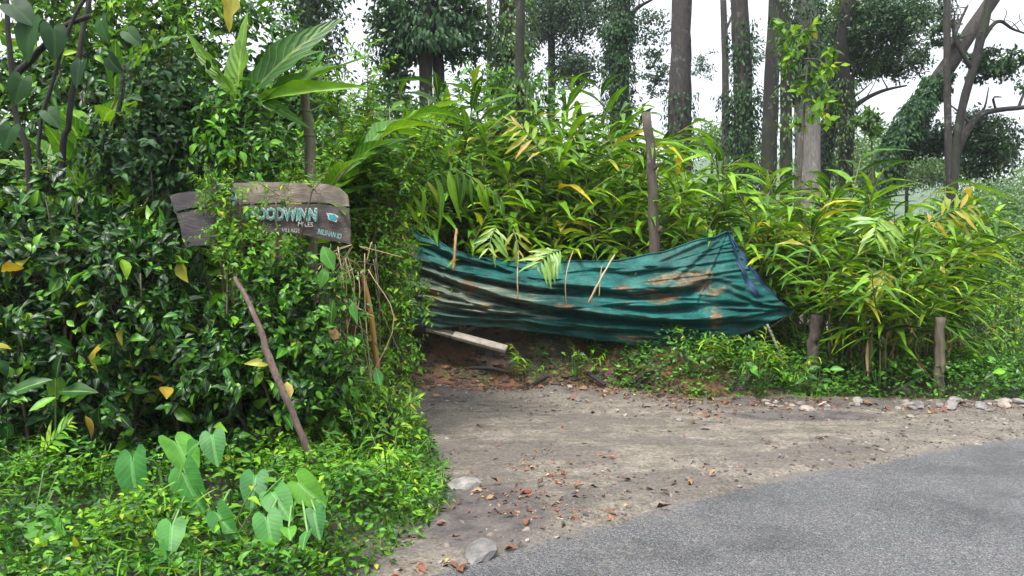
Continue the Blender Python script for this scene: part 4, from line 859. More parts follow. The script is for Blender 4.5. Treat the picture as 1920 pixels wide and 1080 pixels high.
# dark leafy column of climber left of the sign
shrub('dark bluish climber heaped on a pole above the left end of the sign', 'climber', (W(320, 300, 6.4)[0], 6.4, gz(-2.7, 6.4)), [(W(310, 180, 6.4), (.22, .25, .35)), (W(335, 290, 6.4), (.26, .2, .3)), (W(350, 400, 6.45), (.22, .15, .3)), (W(255, 300, 6.5), (.4, .3, .3))], 300, 7, .2, .095, M_VINE, OV, 'ov', ind=60, seed=70, inner=300, name='climber')
# bright small-leaved vine across the sign
shrub('light green vine trailing across the left half of the sign', 'vine', (W(450, 500, 5.85)[0], 5.85, gz(-2.0, 5.85)), [(W(425, 385, 5.85), (.15, .08, .12)), (W(435, 435, 5.85), (.16, .08, .1)), (W(400, 360, 5.9), (.12, .1, .1)), (W(515, 368, 5.9), (.08, .05, .06)), (W(580, 350, 5.95), (.1, .05, .03)), (W(450, 425, 5.9), (.08, .05, .05)), (W(470, 480, 5.8), (.28, .15, .17))], 190, 7, .15, .062, M_LIME, OVL, 'ovl', ind=60, seed=71, name='vine')
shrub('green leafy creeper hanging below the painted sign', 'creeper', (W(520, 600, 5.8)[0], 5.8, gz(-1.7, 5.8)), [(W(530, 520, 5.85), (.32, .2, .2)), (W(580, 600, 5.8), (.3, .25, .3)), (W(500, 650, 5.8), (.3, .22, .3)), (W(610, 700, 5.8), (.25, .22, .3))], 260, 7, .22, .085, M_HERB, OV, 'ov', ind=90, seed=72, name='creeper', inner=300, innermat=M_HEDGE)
# lime bush closing the hedge at the driveway
shrub('lime green bush bulging over the driveway beside the tarp', 'shrub', (W(720, 760, 7.2)[0], 7.2, gz(-1.2, 7.2)), [(W(720, 470, 7.2), (.3, .3, .35)), (W(755, 560, 7.2), (.22, .3, .3)), (W(735, 640, 7.1), (.25, .3, .3)), (W(690, 600, 7.3), (.3, .3, .4)), (W(725, 720, 7.0), (.22, .28, .25))], 480, 8, .18, .066, M_LIME, OVL, 'ovl', ind=110, seed=73, inner=100)
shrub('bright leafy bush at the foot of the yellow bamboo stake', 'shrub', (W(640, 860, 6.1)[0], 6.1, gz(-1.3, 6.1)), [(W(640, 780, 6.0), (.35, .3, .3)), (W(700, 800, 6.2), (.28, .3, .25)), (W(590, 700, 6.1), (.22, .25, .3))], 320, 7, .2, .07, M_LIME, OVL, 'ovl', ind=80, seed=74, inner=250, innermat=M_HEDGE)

# feathery light shrub with long wands above the sign
def wand_shrub():
    b = np.array([W(700, 600, 7.4)[0], 7.4, float(gz(-1.3, 7.4))]); th = thing('wand_shrub', 'airy bright green shrub with long leafy wands right of the bamboo post', 'shrub', b)
    tips = [(640, 190), (690, 70), (735, 240), (800, 260), (865, 185), (830, 320), (600, 250), (560, 330), (770, 330), (660, 280), (720, 330), (880, 330), (620, 330), (610, 120), (520, 300), (640, 250), (760, 290), (700, 200), (820, 230), (700, 380), (600, 380), (780, 390)]
    P, D, N, S = [], [], [], []
    for i, (px, py) in enumerate(tips):
        d = 7.2+.6*R.random(); e = W(px, py, d); m = W(px*.45+690*.55, py*.4+430*.6, d); c = curve([b+[0, 0, .8], m, e], 26)
        g = G(); g.tube(c, np.linspace(.013, .003, 26), 5); part('wand', g, B_TWIG, th)
        subs = [c[6:]]
        for j in range(8, 25, 1):
            q = nrm(R.normal(size=3)+[0, -.3, .5]); L = .2+.26*R.random(); subs.append(np.array([c[j]+q*L*t+np.array([0, 0, -.03])*t*t for t in np.linspace(0, 1, 6)]))
        g = G()
        for s in subs[1:]: g.tube(s, np.linspace(.004, .0015, 6), 3, cap=False)
        part('side_twigs', g, B_TWIG, th, kind='stuff')
        for s in subs:
            n = max(6, int(np.linalg.norm(np.diff(s, axis=0), axis=1).sum()/.022)); u = np.linspace(.1, 1, n); idx = u*(len(s)-1)
            p = np.stack([np.interp(idx, np.arange(len(s)), s[:, k]) for k in range(3)], -1); t = nrm(s[-1]-s[0]); sd = nrm(np.cross(t, [0, .3, 1]))
            sg_ = np.where(np.arange(n) % 2 == 0, 1, -1)[:, None]
            P.append(p); D.append(t*.6+sd*sg_*.9+R.normal(size=(n, 3))*.3); N.append(np.array([0, -.35, 1])+R.normal(size=(n, 3))*.35); S.append(.075*(.6+.6*R.random(n)))
    fill_foliage(th, np.vstack(P), nrm(np.vstack(D)), nrm(np.vstack(N)), np.concatenate(S), OVL, 'ovl', M_LIME, ind=220)
wand_shrub()
# big-leaved plants top left
BL = dict(T=BROAD, key='broad', name='broad_leaf_clump')
for i, (px, d, ns, s_, mt, lab) in enumerate((
        (455, 6.9, 5, 1.45, M_BROAD, 'tall ginger-like clump with huge leaves above the sign'), (40, 7.2, 6, 1.5, M_BROAD, 'tall big-leaved clump in the top left corner'),
        (180, 7.0, 6, 1.3, M_BROAD, 'big-leaved clump behind the slanting black stem'), (290, 8.2, 6, 1.5, M_BROAD, 'big-leaved clump rising left of the yellow-tipped leaves'),
        (560, 8.4, 6, .95, M_CARD, 'lush cane clump behind the bamboo post'), (100, 8.6, 6, 1.6, M_BROAD, 'tall leafy clump behind the left hedge'), (660, 9.2, 6, .75, M_CARD, 'cane clump between the bamboo post and the tarp'),
        (380, 9.0, 6, 1.45, M_CARD, 'cane clump in the thicket behind the sign'))):
    x = (px-960)/F*d; cane(lab, x, d, ns, s_, mt, True, 700+i, 'tall clumps above the hedge', wd=1.0, dry=3, ang=list(np.linspace(.1, math.pi-.1, ns)[R.permutation(ns)]), **(BL if mt is M_BROAD else {}))
# the huge upright leaves and the yellow one
th = thing('giant_leaf_plant', 'plant with giant upright leaves, one of them yellow, at top centre left', 'plant', (W(450, 500, 6.5)[0], 6.6, gz(-2.2, 6.6)))
base = W(445, 215, 6.5); g = G(); g.tube(curve([ORG[th.name], base+[0, .05, -.8], base+[0, 0, .05]], 14), np.linspace(.02, .013, 14), 8); part('stalk', g, B_STEM, th)
for i, (tx, ty, w_, L, mt) in enumerate(((446, 15, .9, 1.0, M_BROAD), (612, 12, .95, 1.0, M_BROAD), (440, -70, 1.6, 1.0, M_YELLOW), (585, 70, .7, 1.0, M_BROAD), (690, 100, .5, 1.0, M_CARD), (650, 150, .4, 1.0, M_CARD), (330, 60, .6, 1.0, M_BROAD), (560, 230, .6, 1, M_BROAD))):
    s0 = W(445+8*(i % 3), 215-14*(i % 4), 6.5); 
    if i == 2: s0 = W(430, 60, 6.55)
    e = W(tx, ty, 6.5-.25*(i % 3)); v = e-s0; l = np.linalg.norm(v)
    inst('leaf', leafmesh('broad'+str(i % 2), BROAD[i % 2], mt), th, s0, v+[0, 0, .12*l], np.array([-.6+.9*R.random(), -.6-.4*R.random(), .2+.5*R.random()]), l*1.03, w_)
shrub('bright leafy tangle hiding the stalk of the giant-leaved plant', 'shrub', (W(450, 330, 6.3)[0], 6.3, gz(-2.1, 6.3)), [(W(440, 285, 6.35), (.3, .15, .2)), (W(490, 300, 6.4), (.2, .15, .15)), (W(400, 240, 6.5), (.25, .15, .2)), (W(480, 230, 6.6), (.2, .15, .15))], 170, 7, .22, .11, M_HERB, OV, 'ov', ind=50, seed=77)
# understory crowns that close off the view behind the left mass
for i, (px, py, d, rx, rz, mt, lab) in enumerate(((60, 60, 10, 1.5, 1.6, M_LIME, 'bright leafy tree behind the top left corner'), (250, 40, 10.5, 1.4, 1.2, M_LIME, 'bright leafy tree behind the climber-covered pole'), (420, 150, 11, 1.3, 1.3, M_HERB, 'green understory tree behind the giant leaves'), (520, 270, 11.5, .9, .8, M_HERB, 'green understory tree left of the airy wands'), (150, 260, 9.6, 1.8, 1.0, M_HEDGE, 'shadowy undergrowth tree behind the dark hedge'), (500, 380, 9.5, 1.6, .9, M_HEDGE, 'shadowy undergrowth tree behind the sign'), (690, 345, 11.5, .8, .7, M_HERB, 'green understory tree behind the airy wands'))):
    c = W(px, py, d); b = np.array([c[0], d, float(gz(c[0], d))])
    shrub(lab, 'tree', b, [(c, (rx, .9, rz)), (c-[0, -.2, rz*.8], (rx*.9, .8, rz*.6))], 640, 7, .32, .17, mt, OVL, 'ovl', seed=80+i, group='understory trees behind the hedge', name='understory_tree', inner=250)

# low herbs along the verge: nobody could count them
def carpet(label, name, n, xr, yr, hfun, size, mat, temps, cat='ground cover', seed=0, tilt=.5):
    r = np.random.default_rng(seed); x = r.uniform(*xr, n*3); y = r.uniform(*yr, n*3); h = hfun(x, y); k = (h > .02)&(r.random(n*3) < np.clip(h/.12, .15, 1)); x, y, h = x[k][:n], y[k][:n], h[k][:n]; m = len(x)
    z = gz(x, y)+h*(1-.92*r.random(m)**1.3)
    d = r.normal(size=(m, 3))*[1, 1, .45]+[0, -.15, .1]; nn = r.normal(size=(m, 3))*tilt+[0, -.3, 1]
    s = size*(.5+.75*r.random(m)); g = G(); j = r.integers(len(temps), size=m)
    for q in range(len(temps)): g.leaves(temps[q], np.c_[x, y, z][j == q], d[j == q], nn[j == q], s[j == q], var=r.random((j == q).sum()))
    return solo(name, g, mat, label, cat, kind='stuff')
def verge_h(x, y):
    e = vergex(y)-x; return np.clip(sstep(-.1, .42, e)*.2*(1+1.7*fbm(x, y, 2.4, 3)), .03*sstep(-.05, .3, e), .8)*sstep(8.6, 7.6, y)*np.where(e > 2.2, .9, 1)
carpet('bright low weeds carpeting the roadside verge below the hedge', 'verge_weeds', 33000, (-4.2, -.3), (3.0, 8.6), verge_h, .052, M_HERB, OVL, seed=1, tilt=1.1)
carpet('fresh lime tufts of weeds along the verge edge', 'verge_tufts', 6000, (-2.2, -.25), (3.4, 8.4), lambda x, y: np.clip(verge_h(x, y)*1.12*(vnoise(x, y, 2.1) > .02), 0, 1), .05, M_LIME, OVL, seed=2)
def bank_h(x, y):
    t = y-footy(x); h = sstep(.0, .3, t)*(.2+.28*fbm(x, y, 1.8, 3))*sstep(.8, 1.9, x+.9*vnoise(x, y, 1.3))+.22*sstep(.25, .5, t)*(fbm(x, y, 2.4, 3) > .18)*sstep(-.4, .3, x)
    h += .18*sstep(3.0, 4.5, x)*sstep(.1, .5, t); return np.clip(h, 0, .34)*sstep(3.2, 2.4, t)
carpet('low leafy ground cover spreading over the bank under the tarp tip', 'bank_weeds', 36000, (-.4, 9), (8.6, 11.5), bank_h, .065, M_HERB, TINY, seed=3)
carpet('thin moss-like sprouts on the bare red bank', 'bank_sprouts', 9000, (-1.2, 3.4), (9.0, 10.4), lambda x, y: np.clip(.07*(fbm(x, y, 2.0, 4)+.25*sstep(0, 2, x) > .12)+0*x, 0, .1)*sstep(.05, .3, y-footy(x)), .03, M_CARD2, TINY, seed=4)
def grass(label, name, n, cx, cy, rx, ry, L, seed):
    r = np.random.default_rng(seed); x = cx+r.normal(size=n)*rx; y = cy+r.normal(size=n)*ry; g = G()
    g.leaves(BLADE[0], np.c_[x, y, gz(x, y)-.01], r.normal(size=(n, 3))*.4+[0, 0, 1], r.normal(size=(n, 3)), L*(.5+.7*r.random(n)), Wd=.7); return solo(name, g, M_LIME, label, 'grass', kind='stuff')
grass('fringe of lime grass blades where the verge meets the dirt', 'grass', 500, -.68, 5.3, .12, .4, .14, 5)
grass('lime grass on the dirt beside the fallen leaves', 'grass', 260, -.75, 4.55, .1, .2, .1, 6)
grass('grass tufts along the stones by the far shoulder', 'grass', 500, 3.4, 8.85, 1.2, .06, .1, 7)

carpet('slender grass blades mixed into the verge weeds', 'verge_grass', 2600, (-4.0, -.4), (3.2, 8.2), lambda x, y: verge_h(x, y)*1.25*(vnoise(x, y, 1.4) > -.05), .16, M_LIME, BLADE, cat='grass', seed=8, tilt=1.5)
for i, (px, py, d, n, sz, mt, lab) in enumerate(((180, 930, 4.7, 24, .1, M_LIME, 'light leafy weed between the pale frond and the biggest taro'), (440, 900, 4.9, 26, .09, M_LIME, 'pale star-leaved weed above the middle taro'), (640, 960, 4.6, 26, .1, M_HERB, 'leafy weed right of the overlapping taro leaves'), (730, 930, 5.0, 30, .085, M_LIME, 'bright weed at the outer corner of the verge'),
                                              (60, 1030, 4.0, 24, .09, M_HERB, 'dark leafy weed at the bottom left corner'), (420, 1050, 4.0, 22, .08, M_LIME, 'small weed at the bottom edge below the middle taro'), (680, 840, 5.6, 28, .1, M_HERB, 'leafy weed beside the foot of the leaning stick'), (780, 820, 6.0, 26, .08, M_LIME, 'weed spilling over the dirt edge of the verge'), (600, 1040, 4.1, 22, .075, M_HERB, 'weed at the bottom edge right of the taro'))):
    x = (px-960)/F*d; z = float(gz(x, d)); th = thing('weed', lab, 'weed', (x, d, z)); r = np.random.default_rng(i+50); c = np.array([x, d, z])
    for j in range(5):
        e = c+np.r_[r.normal(size=2)*.12, .26+.14*r.random()]; q = curve([c-[0, 0, .02], (c+e)/2+[0, 0, .04], e], 8); g = G(); g.tube(q, .004, 4); part('stem', g, B_GREEN, th)
        for k in range(n//5): u = 3+4*k/(n//5); p = q[int(u)]; a = k*2.4+j; inst('leaf', leafmesh('ov'+str(k % 3), OV[k % 3], mt), th, p, np.array([math.cos(a), math.sin(a), .15]), np.array([0, -.25, 1])+r.normal(size=3)*.2, sz*(.7+.5*r.random()), .8)
# taro plants: every leaf a part
TAROM = [leafmesh('taro'+str(i), taroT(i), M_TARO) for i in range(3)]
taros = [('taro plant with the largest heart-shaped leaves in front of the dark hedge', 300, [(248, 862, 250, 950, .34), (330, 830, 366, 890, .33), (345, 888, 372, 960, .34), (398, 818, 405, 868, .22), (352, 850, 362, 830, .2)]),
         ('taro plant with a dark upright leaf low in the herbs', 330, [(322, 985, 318, 1030, .24), (297, 1030, 302, 1066, .2)]),
         ('taro plant with pale leaves in the middle of the verge', 420, [(408, 962, 442, 1016, .24)]),
         ('taro plant with many overlapping leaves near the leaning stick foot', 530, [(478, 895, 472, 942, .24), (512, 925, 540, 965, .26), (560, 905, 612, 955, .27), (590, 960, 596, 1010, .2), (500, 972, 512, 1032, .25), (540, 990, 545, 1008, .14), (575, 1000, 560, 1035, .13)]),
         ('single jagged pale taro-like leaf at the far left of the verge', 70, [(70, 975, 120, 1020, .3)])]
for lab, px, lv in taros:
    d0 = 4.4; bx = W(px, 900, d0)[0]; b = np.array([bx, d0+.12, float(gz(bx, d0+.12))]); th = thing('taro_plant', lab, 'taro', b, 'taro plants on the verge')
    for i, (ax, ay, tx, ty, L) in enumerate(lv):
        d = 4.4-(ay-850)/180*.8+.05*(i % 2); a = W(ax, ay, d); t = W(tx, ty, d-.1); lf = inst('leaf', TAROM[i % 3], th, a, t-a, nrm(np.array([.45*R.normal(), -.85, .2+.45*R.random()])), L*.86*d/4.75)
        g = G(); g.tube(curve([b+R.normal(size=3)*[.03, .03, 0], (a+b)/2+[0, .08, .12], a+[0, .015, 0]], 9), np.linspace(.009, .005, 9), 6); part('petiole', g, B_PETIOLE, th)
NARROW = leafT(4, .2, .3, .2, .25, .1, seed=9)
def pinnate(name, label, cat, A, B, n, L, mat, T, key, arch=.05, wd=1.0, nrmv=(0, -.6, .8), base=None, group=None, ang=.9, down=0):
    A = np.array(A); B = np.array(B); b = A if base is None else np.array(base); th = thing(name, label, cat, b, group)
    c = curve([A, (A+B)/2+[0, 0, arch], B], 14); g = G(); g.tube(c if base is None else curve([b, (b+A)/2+[0, 0, .1], A, (A+B)/2+[0, 0, arch], B], 20), np.linspace(.008, .003, 14 if base is None else 20), 5); part('rachis', g, B_GREEN, th)
    for i in range(n):
        u = (i+.5)/n; p = np.array([np.interp(u*13, np.arange(14), c[:, k]) for k in range(3)]); t = nrm(c[min(13, int(u*13)+1)]-c[int(u*13)]); s = nrm(np.cross(t, nrmv))
        for q in (-1, 1):
            l = L*math.sin(math.pi*(.12+.82*u))**.7*(.85+.3*R.random()); inst('leaflet', leafmesh(key, T, mat), th, p, t*(.45+.6*u*u)+s*q*ang+R.normal(size=3)*(.22 if wd > 1 else .1)+[0, 0, -down-(.35 if wd > 1 else 0)], np.array(nrmv)+R.normal(size=3)*.3, l*(.8+.35*R.random()), wd*(.85+.3*R.random()))
    return th
th = thing('broad_climber', 'climber with large dark heart-shaped leaves at the top left corner', 'climber', (W(60, 300, 6.1)[0], 6.1, gz(-3.6, 6.1)))
g = G(); g.tube(curve([ORG[th.name], W(70, 300, 6.1), W(100, 150, 6.1), W(140, 30, 6.1), W(190, -40, 6.1)], 20), .014, 6); part('stem', g, B_BLACK, th)
for i, (ax, ay, tx, ty, L) in enumerate(((55, 45, 40, 120, .4), (100, 55, 105, 110, .33), (25, 10, 60, 40, .34), (190, 40, 200, 95, .26), (150, 120, 130, 180, .26), (40, 150, 20, 205, .28), (205, 110, 235, 150, .22), (240, 60, 270, 90, .22), (90, 210, 120, 250, .22), (20, 240, 0, 290, .25))):
    a = W(ax, ay, 6.05); t = W(tx, ty, 6.0); inst('leaf', leafmesh('taro'+str(i % 3), taroT(i % 3), M_BIGDARK), th, a, t-a, nrm(np.array([.6*R.normal(), -.9, .3])), L*.72)
pinnate('fern_frond', 'silvery hanging frond among the dark stems at upper left', 'frond', W(112, 140, 6.15), W(78, 225, 6.1), 10, .16, M_HERB, NARROW, 'narrow', .02, 1.0, (.2, -.9, .4), ang=.6)
# dry vine tangle under the sign
th = thing('dry_vines', 'tangle of thin dry vine strands hanging under the sign corner', 'vines', (W(650, 560, 6.3)[0], 6.3, gz(-1.3, 6.3)))
for i in range(34):
    px = 600+110*R.random(); py = 455+60*R.random(); d = 5.95+.5*R.random(); a = W(px, py, d); L = .25+.9*R.random()
    pts = [a, a+[R.normal()*.08, -.05*R.random(), -L*.4], a+[R.normal()*.15, R.normal()*.05, -L]] if i % 4 else [a, a+[.08*R.normal(), -.06, .03], a+[.13*R.normal(), -.05, -.12*R.random()]]
    g = G(); g.tube(curve(pts, 10), .0025+.0025*R.random(), 4); part('strand', g, B_DRYSTALK if i % 3 else B_TWIG, th)
th = thing('hanging_leaves', 'few large drooping leaves, two pale and one rusty, left of the bamboo stake', 'leaves', (W(620, 560, 5.7)[0], 5.7, gz(-1.3, 5.7)))
g = G(); g.tube(curve([W(612, 700, 5.75), W(618, 600, 5.75), W(606, 470, 5.75)], 10), .005, 5); part('stem', g, B_TWIG, th)
for i, (px, py, tx, ty, w_, mt) in enumerate(((605, 462, 622, 500, 2.2, M_TARO), (612, 500, 600, 535, 2.0, M_TARO), (625, 560, 618, 610, 1.3, M_LIME), (618, 608, 632, 640, 1.6, M_DRY), (615, 640, 622, 690, 1.5, M_LIME), (590, 590, 560, 620, 1.5, M_HEDGE), (655, 560, 668, 600, 1.2, M_TARO), (705, 690, 712, 720, 2.0, M_TARO))):
    a = W(px, py, 5.7); t = W(tx, ty, 5.65); inst('leaf', leafmesh('broad0', BROAD[0], mt), th, a, t-a, (.2*R.normal(), -1, .3), np.linalg.norm(t-a)*1.15, w_)
# ferns and small odd plants
pinnate('fern_frond', 'single green fern frond against the dark hedge', 'fern', W(60, 890, 5.0), W(135, 790, 5.0), 13, .15, M_LIME, NARROW, 'narrow', .04, 1.0)
for (a_, b_, n_, L_, lab) in (((150, 1000, 4.3), (215, 960, 4.25), 11, .1, 'small fern frond left of the lowest taro leaf'), ((690, 900, 5.3), (745, 850, 5.3), 11, .12, 'fern frond on the verge near the leaning stick'), ((740, 790, 6.3), (790, 745, 6.2), 11, .13, 'fern frond under the lime bush by the driveway'), ((20, 900, 4.9), (60, 850, 4.9), 10, .11, 'short fern frond at the left picture edge')):
    pinnate('fern_frond', lab, 'fern', W(*a_), W(*b_), n_, L_, M_LIME, NARROW, 'narrow', .03, 1.0)
pinnate('fern_frond', 'pale divided frond at the bottom left verge', 'fern', W(10, 960, 4.6), W(105, 990, 4.5), 9, .13, M_TARO, NARROW, 'narrow', .03, 1.4)
pinnate('palm_frond', 'long arching frond with hanging leaflets beside the tarp top', 'frond', W(740, 395, 7.3), W(945, 375, 7.1), 15, .42, M_CARD, LAN[1], 'lan1', .32, .95, base=(W(735, 560, 7.4)[0], 7.4, float(gz(-1.1, 7.4))), down=.55)
# pale drooping fans on the tarp and on the right
for (a, b_, n, L, mt, lab) in ((W(930, 425, 9.45), W(915, 470, 9.1), 6, .34, M_PALE, 'pale green leaf fan drooping over the tarp top'), (W(1052, 468, 9.4), W(1005, 500, 9.05), 8, .36, M_PALE, 'yellow-green leaf fan hanging on the tarp'), (W(1650, 405, 9.1), W(1640, 450, 8.8), 8, .38, M_PALE, 'whitish fan of leaves on the right cardamom'), (W(1655, 505, 9.0), W(1660, 545, 8.85), 7, .3, M_YELLOW, 'yellow fan of leaves hanging under the whitish one'), (W(962, 430, 9.5), W(975, 480, 9.3), 3, .3, M_YELLOW, 'yellowed leaf cluster between the two pale fans'), (W(1020, 290, 10.4), W(960, 225, 10.3), 7, .4, M_YELLOW, 'yellow arching shoot tip above the tarp middle'), (W(1735, 420, 9.4), W(1830, 385, 9.3), 8, .4, M_YELLOW, 'golden shoot tip arching toward the valley')):
    pinnate('leaf_fan', lab, 'leaves', a, b_, n, L, mt, LAN[3], 'lan3', .04, 1.05, (0, -.8, .6))
# narrow-leaved sprig left
th = thing('broad_sprig', 'sprig of four broad smooth leaves low in the dark hedge', 'plant', (W(105, 770, 5.1)[0], 5.1, gz(-2.9, 5.1)))
g = G(); g.tube(curve([ORG[th.name], W(104, 760, 5.1), W(106, 690, 5.1)], 10), .006, 5); part('stem', g, B_GREEN, th)
for (ax, ay, tx, ty, w_) in ((98, 712, 10, 742, 1.3), (110, 735, 172, 738, 1.5), (106, 712, 108, 668, 1.6), (105, 745, 60, 772, 1.5), (112, 712, 122, 700, 1.5)):
    a = W(ax, ay, 5.08); t = W(tx, ty, 5.0); inst('leaf', leafmesh('broad0', BROAD[0], M_HERB), th, a, t-a+[0, 0, .03], (0, -.7, .7), np.linalg.norm(t-a)*1.1, w_)
# young cardamom sprouts at the tarp foot and herbs with larger leaves on the bank
for i, (px, py, d, s_, lab) in enumerate(((985, 640, 9.45, .3, 'small sprout with arching leaves in front of the tarp middle'), (1310, 690, 9.2, .34, 'young sprout at the tarp hem, first from the tip'), (1385, 690, 9.15, .34, 'young sprout at the tarp hem with pale stalks'), (1425, 700, 9.1, .34, 'young sprout beneath the tarp tip'), (1475, 700, 9.2, .34, 'young sprout beside the grey propping stick'), (1100, 655, 9.6, .25, 'tiny upright sprout on the bank'), (1800, 700, 9.6, .5, 'young cane sprout behind the short post'))):
    x = (px-960)/F*d; cane(lab, x, d, 4, s_, M_CARD, True, 950+i, 'young sprouts on the bank', pick=[5, 1, 3, 7], dry=0, spread=.12, name='cane_sprout')
for i, (px, py, d, n, sz, lab) in enumerate(((1430, 715, 8.95, 26, .14, 'leafy herb with large fresh leaves below the tarp tip'), (1530, 705, 9.05, 26, .13, 'leafy herb next to the dark stump post'), (1080, 665, 9.45, 22, .1, 'light green herb on the bank below the tarp'), (1650, 735, 9.0, 20, .11, 'leafy herb behind the row of stones'), (1880, 745, 9.0, 24, .13, 'leafy herb by the road shoulder right of the short post'), (1300, 700, 9.1, 20, .1, 'small herb on the bank left of the sprouts'))):
    c = W(px, py, d); z = float(gz(c[0], d)); th = thing('herb', lab, 'herb', (c[0], d, z)); r = np.random.default_rng(i)
    g = G()
    for j in range(6):
        e = np.array([c[0], d, z])+np.r_[r.normal(size=2)*.14, .25+.15*r.random()]; g.tube(curve([np.array([c[0], d, z-.02]), e-[0, 0, .1], e], 6), .004, 4)
    part('stems', g, B_GREEN, th)
    for j in range(n): inst('leaf', leafmesh('ov'+str(j % 3), OV[j % 3], M_HERB), th, np.array([c[0], d, z])+np.r_[r.normal(size=2)*.16, .05+.33*r.random()], r.normal(size=3)*[1, .7, .4]+[0, -.3, 0], np.array([0, -.5, .8])+r.normal(size=3)*.3, sz*(.6+.6*r.random()))

# ================================================================== GROUND DETAIL
def stone_mesh(seed, mat):
    r = np.random.default_rng(seed); bm = bmesh.new(); bmesh.ops.create_icosphere(bm, subdivisions=2, radius=1)
    ax = [nrm(r.normal(size=3)) for _ in range(6)]; dd = .55+.35*r.random(6)
    for v in bm.verts:
        p = np.array(v.co)
        for a, k in zip(ax, dd):
            q = p@a
            if q > k: p = p-a*(q-k)*.85
        v.co = p*(1+.05*r.normal())
    me = bpy.data.meshes.new('stone'); bm.to_mesh(me); bm.free(); me.materials.append(mat)
    return me
def stone_mat(name, c0, c1):
    m, n, b, out = base_mat(name); geo = node(n, 'ShaderNodeNewGeometry'); oi = node(n, 'ShaderNodeObjectInfo'); f = noise(n, 16, 6, .7, geo.outputs['Position'])
    c = ramp(n, [(.3, c0), (.7, c1)], f); c = mixc(n, 1., c, ramp(n, [(0, (.55, .55, .58)), (.6, (1, .98, .95)), (1, (1.35, 1.15, 1))], oi.outputs['Random']), 'MULTIPLY'); n.links.new(c, b.inputs['Base Color']); b.inputs['Roughness'].default_value = .6; bump(n, b, f, .5, .02); return m
SM = stone_mat('stone', (.1, .095, .09), (.28, .26, .24)); STM = [stone_mesh(i, SM) for i in range(6)]
def stone(label, x, y, s, group=None, flat=.55, i=0):
    o = bpy.data.objects.new('stone', STM[i % 6]); sc.collection.objects.link(o); o.location = (x, y, float(gz(x, y))+s*flat*.25); o.scale = (s*(1+.5*R.random()), s*(.8+.3*R.random()), s*flat); o.rotation_euler = (R.normal()*.15, R.normal()*.15, R.random()*6)
    o['label'] = label; o['category'] = 'stone'
    if group: o['group'] = group
stone('grey flat stone lying among the fallen leaves at the asphalt edge', W(900, 1040, 4.28)[0], 4.28, .1, None, .4, 0)
stone('dark half-sunk stone at the verge corner beside the dirt', W(868, 905, 5.55)[0], 5.55, .1, None, .5, 3)
for i in range(34):
    px = 1420+R.random()*520; d = 8.55+.1*R.normal(); x = (px-960)/F*d
    stone('stone in the loose row edging the far shoulder', x, d-.3*R.random()**2, .025+.06*R.random()**1.6, 'stones along the far shoulder', .6, i)
for i in range(28):
    x = R.uniform(-.2, 6); y = footy(x)-R.random()**1.5*1.2-.1
    stone('small stone strewn on the dirt below the bank', x, y, .018+.025*R.random(), 'small stones strewn on the dirt', .6, i)
for i in range(24):
    t = R.random(); x = -.7+5.5*t; y = np.interp(x, RA[:, 0], RA[:, 1])+.12+.5*R.random()**2
    stone('pebble scattered along the asphalt edge', x, y, .01+.016*R.random(), 'pebbles along the asphalt edge', .6, i)
# mud clods and crumbs: uncountable
def clods():
    r = np.random.default_rng(12); g = G(); n = 2600
    x = r.uniform(-1.2, 6.5, n); sel = r.random(n); y = np.where(sel < .5, footy(x)-r.random(n)**1.6*1.3, np.where(sel < .85, np.interp(x, RA[:, 0], RA[:, 1])+.05+.9*r.random(n)**1.5, r.uniform(4, 9, n)))
    k = (x > vergex(y)-.1); x, y = x[k], y[k]; n = len(x); s = .005+.016*r.random(n)**3; z = gz(x, y)
    cube = np.array([(a, b, c) for c in (-.5, 1) for a, b in ((-1, -1), (1, -1), (1, 1), (-1, 1))], float); cube[4:, :2] *= .6
    q = np.array([(0, 1, 5, 4), (1, 2, 6, 5), (2, 3, 7, 6), (3, 0, 4, 7), (4, 5, 6, 7)])
    a = r.random(n)*6.28; ca, sa = np.cos(a), np.sin(a); v = cube[None]*(1+.35*r.normal(size=(n, 8, 3)))*s[:, None, None]*[1.3, 1, .6]
    vx = v[..., 0]*ca[:, None]-v[..., 1]*sa[:, None]; vy = v[..., 0]*sa[:, None]+v[..., 1]*ca[:, None]
    V = np.stack([vx+x[:, None], vy+y[:, None], v[..., 2]+z[:, None]], -1); Q = q[None]+(np.arange(n)*8)[:, None, None]
    m, nn, b, out = base_mat('mud crumbs'); geo = node(nn, 'ShaderNodeNewGeometry'); at = node(nn, 'ShaderNodeAttribute', attribute_name='var')
    nn.links.new(ramp(nn, [(0, (.03, .025, .022)), (.6, (.1, .08, .065)), (.93, (.16, .13, .105)), (1, (.3, .27, .23))], at.outputs['Fac']), b.inputs['Base Color']); b.inputs['Roughness'].default_value = .6
    g.add(V.reshape(-1, 3), Q.reshape(-1, 4), None, np.repeat(r.random(n), 8)); solo('mud_crumbs', g, m, 'crumbs of mud and grit strewn on the dirt', 'dirt', kind='stuff', smooth=False)
clods()
